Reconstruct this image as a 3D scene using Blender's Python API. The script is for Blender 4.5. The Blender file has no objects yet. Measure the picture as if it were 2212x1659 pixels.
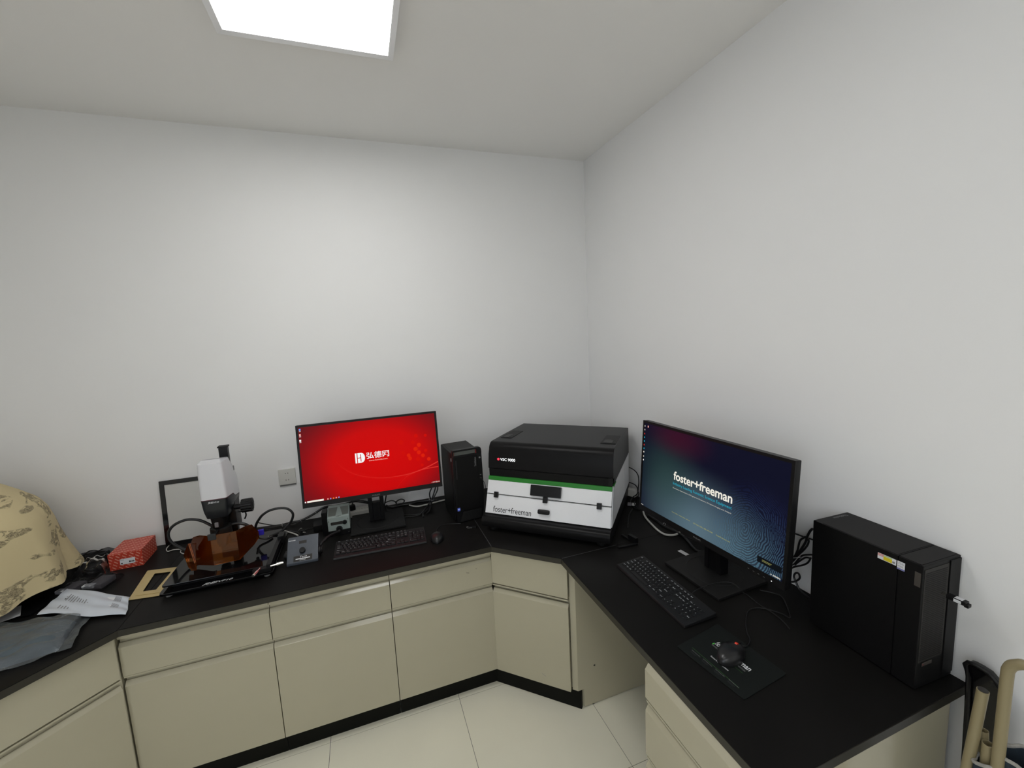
import bpy, bmesh, math, random
from mathutils import Vector, Matrix, Quaternion
random.seed(7)
PI = math.pi
S = bpy.context.scene
COL = S.collection
HC = 0.775          # counter height
CEIL = 2.909

# ---------------------------------------------------------------- camera, exposure
cd = bpy.data.cameras.new('camera')
cam = bpy.data.objects.new('camera', cd)
COL.objects.link(cam)
cam.location = (-1.50824, -2.63861, 1.81169)
cam.rotation_euler = (math.radians(82.7825), math.radians(2.8092), math.radians(-19.6631))
cd.sensor_fit = 'HORIZONTAL'
cd.sensor_width = 36.0
cd.lens = 913.729 / 2212 * 36.0
cd.clip_start = 0.02
S.camera = cam
S.view_settings.view_transform = 'Standard'
S.view_settings.look = 'None'
S.view_settings.gamma = 1
S.view_settings.use_curve_mapping = False
S.view_settings.exposure = 0.0

w = bpy.data.worlds.new('world')
S.world = w
w.use_nodes = True
w.node_tree.nodes['Background'].inputs[0].default_value = (0.75, 0.82, 1.0, 1)
w.node_tree.nodes['Background'].inputs[1].default_value = 0.4

LAMP = 12.0          # emission of the ceiling panels
WIN_FILL = 1.6            # added fill glow of the assumed window, unseen behind the camera
al = bpy.data.lights.new('assumed_window_fill', 'AREA')  # added area light, cool fill at an assumed window out of view
al.shape = 'RECTANGLE'; al.size = 1.5; al.size_y = 1.3
al.energy = 9; al.color = (0.93, 0.95, 1.0)
alo = bpy.data.objects.new('assumed_window_fill', al)
COL.objects.link(alo)
alo.location = (-3.38, -3.9, 1.75)
alo.rotation_euler = (0, math.radians(-90), 0)

# ---------------------------------------------------------------- materials
def mat(name, col, rough=0.5, metal=0.0, noise=0.0, nscale=40.0, bump=0.0, bscale=400.0, emit=None, estr=0.0,
        spec=0.5, alpha=1.0, trans=0.0, coat=0.0, ior=1.45):
    m = bpy.data.materials.new(name)
    m.use_nodes = True
    nt = m.node_tree
    p = nt.nodes['Principled BSDF']
    c = (col[0], col[1], col[2], 1)
    p.inputs['Base Color'].default_value = c
    p.inputs['Roughness'].default_value = rough
    p.inputs['Metallic'].default_value = metal
    p.inputs['Specular IOR Level'].default_value = spec
    p.inputs['Alpha'].default_value = alpha
    p.inputs['Transmission Weight'].default_value = trans
    p.inputs['Coat Weight'].default_value = coat
    p.inputs['IOR'].default_value = ior
    tc = nt.nodes.new('ShaderNodeTexCoord')
    if noise > 0:
        n = nt.nodes.new('ShaderNodeTexNoise'); n.inputs['Scale'].default_value = nscale; n.inputs['Detail'].default_value = 5
        nt.links.new(tc.outputs['Object'], n.inputs['Vector'])
        mx = nt.nodes.new('ShaderNodeMix'); mx.data_type = 'RGBA'
        mx.inputs[6].default_value = tuple(x * (1 - noise) for x in col) + (1,)
        mx.inputs[7].default_value = tuple(min(1, x * (1 + noise)) for x in col) + (1,)
        nt.links.new(n.outputs['Fac'], mx.inputs[0])
        nt.links.new(mx.outputs[2], p.inputs['Base Color'])
    if bump > 0:
        n2 = nt.nodes.new('ShaderNodeTexNoise'); n2.inputs['Scale'].default_value = bscale; n2.inputs['Detail'].default_value = 3
        nt.links.new(tc.outputs['Object'], n2.inputs['Vector'])
        b = nt.nodes.new('ShaderNodeBump'); b.inputs['Strength'].default_value = bump; b.inputs['Distance'].default_value = 0.002
        nt.links.new(n2.outputs['Fac'], b.inputs['Height'])
        nt.links.new(b.outputs['Normal'], p.inputs['Normal'])
    if emit:
        p.inputs['Emission Color'].default_value = tuple(emit) + (1,)
        p.inputs['Emission Strength'].default_value = estr
    return m

def s2l(r, g, b):
    f = lambda v: (v / 255 / 12.92) if v <= 10 else ((v / 255 + 0.055) / 1.055) ** 2.4
    return (f(r), f(g), f(b))

M = {}
M['wall'] = mat('wall_paint', (0.87, 0.867, 0.86), 0.65, noise=0.015, nscale=3, bump=0.05, bscale=900, spec=0.3)
M['ceiling'] = mat('ceiling_paint', (0.94, 0.93, 0.91), 0.8, noise=0.01, nscale=2, spec=0.2)
M['tile'] = mat('floor_tile_glaze', (0.83, 0.80, 0.655), 0.38, noise=0.05, nscale=4, spec=0.35)
M['grout'] = mat('tile_grout', (0.16, 0.15, 0.13), 0.9, noise=0.2, nscale=60)
M['laminate'] = mat('cabinet_laminate', (0.455, 0.423, 0.312), 0.12, noise=0.03, nscale=6, bump=0.012, bscale=700, spec=0.95)
M['kick'] = mat('plinth_black', (0.007, 0.0075, 0.006), 0.5, spec=0.10, noise=0.2, nscale=10)
M['worktop'] = mat('worktop_black', (0.0098, 0.0093, 0.0088), 0.36, noise=0.15, nscale=5, bump=0.06, bscale=1500, spec=0.07)
M['joint'] = mat('joint_filler', (0.045, 0.045, 0.048), 0.4, noise=0.3, nscale=50)
M['worktop_edge'] = mat('worktop_edge_band', (0.022, 0.020, 0.015), 0.32, noise=0.2, nscale=30, spec=0.5)
M['black'] = mat('black_plastic', (0.0055, 0.0055, 0.006), 0.38, spec=0.3, noise=0.1, nscale=30, bump=0.06, bscale=1500)
M['black_soft'] = mat('black_matt_plastic', (0.009, 0.009, 0.009), 0.55, spec=0.3, noise=0.1, nscale=30, bump=0.1, bscale=1500)
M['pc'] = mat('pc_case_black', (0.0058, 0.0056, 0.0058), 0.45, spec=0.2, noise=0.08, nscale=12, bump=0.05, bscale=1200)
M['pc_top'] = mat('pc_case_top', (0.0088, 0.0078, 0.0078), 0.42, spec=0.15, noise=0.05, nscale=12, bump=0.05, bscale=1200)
M['gloss'] = mat('gloss_black', (0.004, 0.004, 0.0045), 0.06, noise=0.05, nscale=10, spec=0.6)
M['rubber'] = mat('cable_rubber', (0.010, 0.010, 0.011), 0.35, noise=0.05, nscale=50)
M['white_cable'] = mat('cable_white', (0.55, 0.54, 0.50), 0.45, noise=0.03, nscale=50)
M['chrome'] = mat('chrome', (0.75, 0.74, 0.70), 0.22, metal=1.0, noise=0.03, nscale=80)
M['tie'] = mat('clear_tie', (0.55, 0.55, 0.55), 0.25, noise=0.03, nscale=80)
M['print_white'] = mat('print_white', (0.75, 0.76, 0.78), 0.5, noise=0.02, nscale=90)
M['print_grey'] = mat('print_grey', (0.22, 0.22, 0.22), 0.5, noise=0.02, nscale=90)
M['print_black'] = mat('print_black', (0.012, 0.012, 0.014), 0.5, noise=0.05, nscale=90)
M['print_green'] = mat('print_green', (0.02, 0.09, 0.015), 0.5, noise=0.05, nscale=90)
M['print_green_bright'] = mat('print_green_bright', (0.10, 0.55, 0.08), 0.5, noise=0.05, nscale=90)
M['vsc_white'] = mat('instrument_white', (0.82, 0.83, 0.85), 0.45, noise=0.02, nscale=12, bump=0.35, bscale=520)
M['vsc_green'] = mat('instrument_green', (0.012, 0.19, 0.014), 0.4, noise=0.04, nscale=12)
M['vsc_dark'] = mat('instrument_charcoal', (0.0082, 0.0080, 0.0083), 0.34, spec=0.14, noise=0.05, nscale=12, bump=0.06, bscale=1500)
M['grey_green'] = mat('grey_green_metal', (0.30, 0.35, 0.33), 0.4, noise=0.04, nscale=20, bump=0.05, bscale=900)
M['grey_shade'] = mat('grey_facet', (0.13, 0.14, 0.125), 0.45, noise=0.04, nscale=20)
M['navy'] = mat('controller_slate', (0.062, 0.072, 0.090), 0.42, noise=0.12, nscale=30, bump=0.05, bscale=900)
M['mic_white'] = mat('microscope_white', (0.72, 0.72, 0.75), 0.3, noise=0.01, nscale=20, coat=0.3)
M['mic_dark'] = mat('microscope_charcoal', (0.014, 0.016, 0.019), 0.32, noise=0.05, nscale=20)
M['maroon'] = mat('maroon_line', (0.10, 0.015, 0.03), 0.4, noise=0.05, nscale=40)
M['pale_board'] = mat('light_board_face', (0.60, 0.60, 0.57), 0.25, noise=0.01, nscale=10)
M['socket'] = mat('socket_white', (0.64, 0.63, 0.59), 0.35, noise=0.01, nscale=30)
M['dark_hole'] = mat('dark_hole', (0.02, 0.018, 0.016), 0.6, noise=0.05, nscale=60)
M['gold'] = mat('gold_card', (0.56, 0.43, 0.20), 0.42, metal=0.15, noise=0.06, nscale=40)
M['poly'] = mat('poly_mailer', (0.60, 0.64, 0.70), 0.3, noise=0.03, nscale=14, bump=0.4, bscale=25, coat=0.3)
M['paper'] = mat('paper_white', (0.62, 0.62, 0.63), 0.6, noise=0.02, nscale=14)
M['slate_fabric'] = mat('slate_fabric', (0.085, 0.11, 0.125), 0.8, noise=0.25, nscale=9, bump=0.5, bscale=30)
M['grey_item'] = mat('grey_adaptor', (0.20, 0.19, 0.20), 0.5, noise=0.15, nscale=40)
M['blue'] = mat('blue_plastic', (0.03, 0.02, 0.42), 0.35, noise=0.05, nscale=40)
M['red'] = mat('red_plastic', (0.75, 0.05, 0.02), 0.4, noise=0.03, nscale=40)
M['dark_red'] = mat('dark_red_plastic', (0.22, 0.02, 0.02), 0.4, noise=0.03, nscale=40)
M['tan'] = mat('tan_enamel', (0.27, 0.225, 0.125), 0.38, noise=0.06, nscale=20)
M['canvas'] = mat('dark_blue_canvas', (0.020, 0.032, 0.045), 0.85, noise=0.2, nscale=60, bump=0.5, bscale=600)
M['fray'] = mat('frayed_hem', (0.32, 0.31, 0.28), 0.9, noise=0.3, nscale=80, bump=0.8, bscale=300)
M['key'] = mat('key_black', (0.007, 0.007, 0.008), 0.36, spec=0.35, noise=0.05, nscale=90)
M['kb'] = mat('keyboard_black', (0.010, 0.010, 0.011), 0.42, spec=0.35, noise=0.05, nscale=30, bump=0.08, bscale=1500)
M['legend'] = mat('key_legend', (0.92, 0.95, 0.98), 0.5, noise=0.02, nscale=90)
M['pad'] = mat('mouse_pad', (0.0075, 0.0095, 0.0088), 0.6, spec=0.2, noise=0.1, nscale=40, bump=0.25, bscale=1500)
M['mouse'] = mat('mouse_black', (0.012, 0.012, 0.013), 0.28, noise=0.05, nscale=60)
M['lamp_frame'] = mat('lamp_frame_white', (0.80, 0.80, 0.81), 0.4, noise=0.01, nscale=20)
M['assumed_lamp'] = mat('assumed_lamp_diffuser', (0.8, 0.8, 0.8), 0.5, noise=0.01, nscale=20, emit=(1.0, 0.995, 0.98), estr=LAMP*0.36)  # assumed panel out of view, placed from highlights on the cabinet edges
M['fill_lamp'] = mat('fill_lamp_diffuser', (0.8, 0.8, 0.8), 0.5, noise=0.01, nscale=20, emit=(1.0, 0.995, 0.98), estr=LAMP*0.72)  # for the two unseen rear panels added to lift the ambient light
M['lamp'] = mat('lamp_diffuser', (0.8, 0.8, 0.8), 0.5, noise=0.01, nscale=20, emit=(1.0, 0.995, 0.98), estr=LAMP)
M['led_red'] = mat('led_red', (0.6, 0.02, 0.03), 0.4, noise=0.01, nscale=20, emit=(1.0, 0.03, 0.06), estr=1.6)
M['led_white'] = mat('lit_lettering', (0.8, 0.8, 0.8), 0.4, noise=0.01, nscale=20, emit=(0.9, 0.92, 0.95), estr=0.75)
M['sticker_glow_blue'] = mat('sticker_glow_blue', (0.1, 0.15, 0.6), 0.4, noise=0.01, nscale=20, emit=(0.1, 0.2, 0.9), estr=0.10)
M['yellow_label'] = mat('label_yellow', (0.70, 0.58, 0.02), 0.5, noise=0.02, nscale=60)
M['pink_label'] = mat('label_pink', (0.70, 0.32, 0.30), 0.5, noise=0.02, nscale=60)
M['green_label'] = mat('label_green', (0.35, 0.55, 0.25), 0.5, noise=0.02, nscale=60)
M['violet_label'] = mat('label_violet', (0.18, 0.19, 0.40), 0.5, noise=0.02, nscale=60)
M['brown_badge'] = mat('badge_grey_brown', (0.060, 0.052, 0.046), 0.35, noise=0.03, nscale=60)

def emis(name, col, st=1.0):
    return mat(name, (0, 0, 0), 0.4, noise=0, emit=col, estr=st, spec=0.05)
M['scr_cream'] = emis('screen_cream', s2l(238, 234, 222))
M['scr_white'] = emis('screen_white', s2l(245, 245, 245))
M['scr_pink'] = emis('screen_pink', s2l(240, 170, 160))
M['scr_cyan'] = emis('screen_cyan', s2l(40, 160, 185))
M['scr_yellow'] = emis('screen_yellow', s2l(150, 150, 90))
M['scr_grey'] = emis('screen_grey', s2l(190, 188, 180))
M['scr_blueish'] = emis('screen_light_blue', s2l(110, 150, 220))
M['scr_orange'] = emis('screen_orange', s2l(230, 140, 60))
M['scr_bokeh'] = emis('screen_bokeh', s2l(215, 32, 8))
M['scr_bokeh_dim'] = emis('screen_bokeh_dim', s2l(204, 14, 4))
M['scr_swoosh'] = emis('screen_swoosh', s2l(214, 60, 52))
M['scr_swoosh_dim'] = emis('screen_swoosh_dim', s2l(206, 30, 26))
M['scr_redicon'] = emis('screen_red_icon', s2l(200, 50, 40))
M['scr_black'] = emis('screen_notice_black', s2l(14, 18, 22))

def wallpaper_red():
    m = bpy.data.materials.new('screen_red_gradient'); m.use_nodes = True
    nt = m.node_tree; p = nt.nodes['Principled BSDF']
    p.inputs['Base Color'].default_value = (0.004, 0.002, 0.002, 1); p.inputs['Roughness'].default_value = 0.3
    p.inputs['Specular IOR Level'].default_value = 0.06
    tc = nt.nodes.new('ShaderNodeTexCoord')
    mp = nt.nodes.new('ShaderNodeMapping'); mp.vector_type = 'POINT'
    mp.inputs['Location'].default_value = (-0.03 * 2.2, 0, -0.20 * 3.1)
    mp.inputs['Scale'].default_value = (2.2, 0, 3.1)
    nt.links.new(tc.outputs['Object'], mp.inputs['Vector'])
    ln = nt.nodes.new('ShaderNodeVectorMath'); ln.operation = 'LENGTH'
    nt.links.new(mp.outputs[0], ln.inputs[0])
    cr = nt.nodes.new('ShaderNodeValToRGB')
    e = cr.color_ramp.elements
    e[0].position = 0.0; e[0].color = s2l(206, 0, 0) + (1,)
    e[1].position = 1.0; e[1].color = s2l(96, 16, 22) + (1,)
    a = e.new(0.5); a.color = s2l(196, 0, 2) + (1,)
    a = e.new(0.78); a.color = s2l(140, 6, 14) + (1,)
    nt.links.new(ln.outputs['Value'], cr.inputs[0])
    nt.links.new(cr.outputs[0], p.inputs['Emission Color'])
    p.inputs['Emission Strength'].default_value = 1.0
    return m

def wallpaper_blue():
    m = bpy.data.materials.new('screen_fingerprint'); m.use_nodes = True
    nt = m.node_tree; p = nt.nodes['Principled BSDF']; L = nt.links.new; N = nt.nodes.new
    p.inputs['Base Color'].default_value = (0.003, 0.003, 0.004, 1); p.inputs['Roughness'].default_value = 0.3
    p.inputs['Specular IOR Level'].default_value = 0.06
    tc = N('ShaderNodeTexCoord')
    def dist(cx, cz, sx, sz, src=None):
        mp = N('ShaderNodeMapping'); mp.inputs['Location'].default_value = (-cx * sx, 0, -cz * sz); mp.inputs['Scale'].default_value = (sx, 0, sz)
        L(src or tc.outputs['Object'], mp.inputs['Vector'])
        ln = N('ShaderNodeVectorMath'); ln.operation = 'LENGTH'; L(mp.outputs[0], ln.inputs[0]); return ln.outputs['Value']
    def mr(v, a, b, c=0.0, d=1.0):
        r = N('ShaderNodeMapRange'); r.inputs[1].default_value = a; r.inputs[2].default_value = b; r.inputs[3].default_value = c; r.inputs[4].default_value = d
        L(v, r.inputs[0]); r.interpolation_type = 'SMOOTHSTEP'; return r.outputs[0]
    def mix(f, a, b):
        x = N('ShaderNodeMix'); x.data_type = 'RGBA'
        for i, v in ((0, f), (6, a), (7, b)):
            if hasattr(v, 'is_linked'): L(v, x.inputs[i])
            else: x.inputs[i].default_value = v if not isinstance(v, tuple) else v + (1,)
        return x.outputs[2]
    base = s2l(12, 14, 34)
    c1 = mix(mr(dist(-0.02, 0.05, 3.0, 4.2), 0.0, 1.15, 1.0, 0.0), base, s2l(84, 106, 118))
    c2 = mix(mr(dist(-0.19, 0.20, 4.2, 4.2), 0.0, 1.0, 0.62, 0.0), c1, s2l(44, 70, 66))
    c3 = mix(mr(dist(-0.14, 0.385, 4.4, 9.0), 0.0, 1.0, 0.8, 0.0), c2, s2l(58, 12, 34))
    # fingerprint ridges: rings about a centre, bent by noise
    nz = N('ShaderNodeTexNoise'); nz.inputs['Scale'].default_value = 9.0; nz.inputs['Detail'].default_value = 2
    L(tc.outputs['Object'], nz.inputs['Vector'])
    va = N('ShaderNodeVectorMath'); va.operation = 'SUBTRACT'; L(nz.outputs['Color'], va.inputs[0]); va.inputs[1].default_value = (0.5, 0.5, 0.5)
    vs = N('ShaderNodeVectorMath'); vs.operation = 'SCALE'; L(va.outputs[0], vs.inputs[0]); vs.inputs['Scale'].default_value = 0.075
    vb = N('ShaderNodeVectorMath'); vb.operation = 'ADD'; L(tc.outputs['Object'], vb.inputs[0]); L(vs.outputs[0], vb.inputs[1])
    d = dist(0.195, 0.135, 1.0, 0.80, vb.outputs[0])
    ml = N('ShaderNodeMath'); ml.operation = 'MULTIPLY'; L(d, ml.inputs[0]); ml.inputs[1].default_value = 2 * PI / 0.0072
    sn = N('ShaderNodeMath'); sn.operation = 'SINE'; L(ml.outputs[0], sn.inputs[0])
    ridge = mr(sn.outputs[0], -0.3, 0.3)
    n3 = N('ShaderNodeTexNoise'); n3.inputs['Scale'].default_value = 160.0
    L(tc.outputs['Object'], n3.inputs['Vector'])
    brk = mr(n3.outputs['Fac'], 0.36, 0.42)
    mm = N('ShaderNodeMath'); mm.operation = 'MULTIPLY'; L(ridge, mm.inputs[0]); L(brk, mm.inputs[1])
    mask = mr(dist(0.235, 0.10, 4.6, 4.3), 0.55, 1.0, 1.0, 0.0)
    m2 = N('ShaderNodeMath'); m2.operation = 'MULTIPLY'; L(mm.outputs[0], m2.inputs[0]); L(mask, m2.inputs[1])
    m3 = N('ShaderNodeMath'); m3.operation = 'MULTIPLY'; L(m2.outputs[0], m3.inputs[0]); m3.inputs[1].default_value = 0.6
    ridgecol = mix(mr(dist(0.20, -0.06, 3.2, 3.2), 0.2, 1.1, 1.0, 0.0), s2l(26, 36, 74), s2l(84, 122, 140))
    c4 = mix(m3.outputs[0], c3, ridgecol)
    L(c4, p.inputs['Emission Color'])
    p.inputs['Emission Strength'].default_value = 1.0
    return m

def mat_orange():
    m = bpy.data.materials.new('orange_acrylic'); m.use_nodes = True
    nt = m.node_tree; nt.nodes.remove(nt.nodes['Principled BSDF'])
    t = nt.nodes.new('ShaderNodeBsdfTransparent'); t.inputs[0].default_value = (0.90, 0.52, 0.18, 1)
    g = nt.nodes.new('ShaderNodeBsdfGlossy'); g.inputs['Roughness'].default_value = 0.04; g.inputs[0].default_value = (1, 0.85, 0.75, 1)
    f = nt.nodes.new('ShaderNodeFresnel'); f.inputs[0].default_value = 1.5
    mx = nt.nodes.new('ShaderNodeMixShader')
    nt.links.new(f.outputs[0], mx.inputs[0]); nt.links.new(t.outputs[0], mx.inputs[1]); nt.links.new(g.outputs[0], mx.inputs[2])
    d = nt.nodes.new('ShaderNodeBsdfDiffuse'); d.inputs[0].default_value = (0.50, 0.13, 0.015, 1)
    m2 = nt.nodes.new('ShaderNodeMixShader'); m2.inputs[0].default_value = 0.045
    nt.links.new(mx.outputs[0], m2.inputs[1]); nt.links.new(d.outputs[0], m2.inputs[2])
    nt.links.new(m2.outputs[0], nt.nodes['Material Output'].inputs[0])
    return m

def mat_film(name, tint, dif, difw, wr=0.6, ior=1.5):
    m = bpy.data.materials.new(name); m.use_nodes = True
    nt = m.node_tree; nt.nodes.remove(nt.nodes['Principled BSDF'])
    t = nt.nodes.new('ShaderNodeBsdfTransparent'); t.inputs[0].default_value = tint + (1,)
    g = nt.nodes.new('ShaderNodeBsdfGlossy'); g.inputs['Roughness'].default_value = 0.11; g.inputs[0].default_value = (1, 1, 1, 1)
    f = nt.nodes.new('ShaderNodeFresnel'); f.inputs[0].default_value = ior
    tc = nt.nodes.new('ShaderNodeTexCoord')
    n = nt.nodes.new('ShaderNodeTexNoise'); n.inputs['Scale'].default_value = 26; n.inputs['Detail'].default_value = 4; n.inputs['Distortion'].default_value = 1.2
    nt.links.new(tc.outputs['Object'], n.inputs['Vector'])
    b = nt.nodes.new('ShaderNodeBump'); b.inputs['Strength'].default_value = wr; b.inputs['Distance'].default_value = 0.01
    nt.links.new(n.outputs['Fac'], b.inputs['Height'])
    for k in (g, f): nt.links.new(b.outputs['Normal'], k.inputs['Normal'])
    mx = nt.nodes.new('ShaderNodeMixShader')
    nt.links.new(f.outputs[0], mx.inputs[0]); nt.links.new(t.outputs[0], mx.inputs[1]); nt.links.new(g.outputs[0], mx.inputs[2])
    d = nt.nodes.new('ShaderNodeBsdfDiffuse'); d.inputs[0].default_value = dif + (1,)
    m2 = nt.nodes.new('ShaderNodeMixShader'); m2.inputs[0].default_value = difw
    nt.links.new(mx.outputs[0], m2.inputs[1]); nt.links.new(d.outputs[0], m2.inputs[2])
    nt.links.new(m2.outputs[0], nt.nodes['Material Output'].inputs[0])
    return m

def mat_redbox():
    m = bpy.data.materials.new('red_pattern_card'); m.use_nodes = True
    nt = m.node_tree; p = nt.nodes['Principled BSDF']; L = nt.links.new; N = nt.nodes.new
    p.inputs['Roughness'].default_value = 0.4
    tc = N('ShaderNodeTexCoord')
    def wave(rot, sc, lo, hi):
        mp = N('ShaderNodeMapping'); mp.inputs['Rotation'].default_value = rot; L(tc.outputs['UV'], mp.inputs['Vector'])
        wv = N('ShaderNodeTexWave'); wv.wave_type = 'BANDS'; wv.bands_direction = 'X'; wv.inputs['Scale'].default_value = sc
        L(mp.outputs[0], wv.inputs['Vector'])
        r = N('ShaderNodeMapRange'); r.inputs[1].default_value = lo; r.inputs[2].default_value = hi
        L(wv.outputs['Fac'], r.inputs[0]); return r.outputs[0]
    a = wave((0, 0, math.radians(-50)), 24, 0.72, 0.86)
    b = wave((0, 0, math.radians(20)), 13, 0.22, 0.30)
    mu = N('ShaderNodeMath'); mu.operation = 'MULTIPLY'; L(a, mu.inputs[0]); L(b, mu.inputs[1])
    mx = N('ShaderNodeMix'); mx.data_type = 'RGBA'; L(mu.outputs[0], mx.inputs[0])
    mx.inputs[6].default_value = (0.50, 0.045, 0.022, 1); mx.inputs[7].default_value = (0.72, 0.33, 0.24, 1)
    L(mx.outputs[2], p.inputs['Base Color'])
    return m

def mat_cloth():
    m = bpy.data.materials.new('printed_cotton'); m.use_nodes = True
    nt = m.node_tree; p = nt.nodes['Principled BSDF']; L = nt.links.new; N = nt.nodes.new
    p.inputs['Roughness'].default_value = 0.9
    tc = N('ShaderNodeTexCoord')
    def noise(sc, dt, ds, vec):
        n = N('ShaderNodeTexNoise'); n.inputs['Scale'].default_value = sc; n.inputs['Detail'].default_value = dt; n.inputs['Distortion'].default_value = ds
        L(vec, n.inputs['Vector']); return n.outputs['Fac']
    def mr(v, a, b, c=0.0, d=1.0):
        r = N('ShaderNodeMapRange'); r.inputs[1].default_value = a; r.inputs[2].default_value = b; r.inputs[3].default_value = c; r.inputs[4].default_value = d
        L(v, r.inputs[0]); return r.outputs[0]
    mp = N('ShaderNodeMapping'); mp.inputs['Rotation'].default_value = (0, math.radians(35), 0); mp.inputs['Scale'].default_value = (1.0, 1.0, 1.9); mp.inputs['Location'].default_value = (0.4, 0.2, 0.63)
    L(tc.outputs['Object'], mp.inputs['Vector'])
    herd = mr(noise(5.5, 1.5, 0.3, mp.outputs[0]), 0.528, 0.545)      # bands of running animals
    body = mr(noise(30, 3, 1.2, mp.outputs[0]), 0.42, 0.48)
    ink = mr(noise(75, 4, 2.2, mp.outputs[0]), 0.35, 0.65, 0.35, 1.0)
    a = N('ShaderNodeMath'); a.operation = 'MULTIPLY'; L(herd, a.inputs[0]); L(body, a.inputs[1])
    b = N('ShaderNodeMath'); b.operation = 'MULTIPLY'; L(a.outputs[0], b.inputs[0]); L(ink, b.inputs[1])
    c = N('ShaderNodeMath'); c.operation = 'MULTIPLY'; L(b.outputs[0], c.inputs[0]); c.inputs[1].default_value = 0.95
    mx = N('ShaderNodeMix'); mx.data_type = 'RGBA'; L(c.outputs[0], mx.inputs[0])
    mx.inputs[6].default_value = (0.60, 0.50, 0.29, 1); mx.inputs[7].default_value = (0.13, 0.105, 0.065, 1)
    L(mx.outputs[2], p.inputs['Base Color'])
    bn = N('ShaderNodeBump'); bn.inputs['Strength'].default_value = 0.25; bn.inputs['Distance'].default_value = 0.004
    L(noise(35, 3, 0.5, tc.outputs['Object']), bn.inputs['Height']); L(bn.outputs[0], p.inputs['Normal'])
    return m
M['scr_red'] = wallpaper_red(); M['scr_blue'] = wallpaper_blue(); M['orange'] = mat_orange()
M['film_clear'] = mat_film('clear_film', (0.86, 0.88, 0.90), (0.45, 0.5, 0.53), 0.13, 0.85)
M['film_dark'] = mat_film('thin_bag_film', (0.55, 0.55, 0.57), (0.30, 0.29, 0.30), 0.03, 0.25, 1.12)
M['redbox'] = mat_redbox(); M['cloth'] = mat_cloth()

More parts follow.
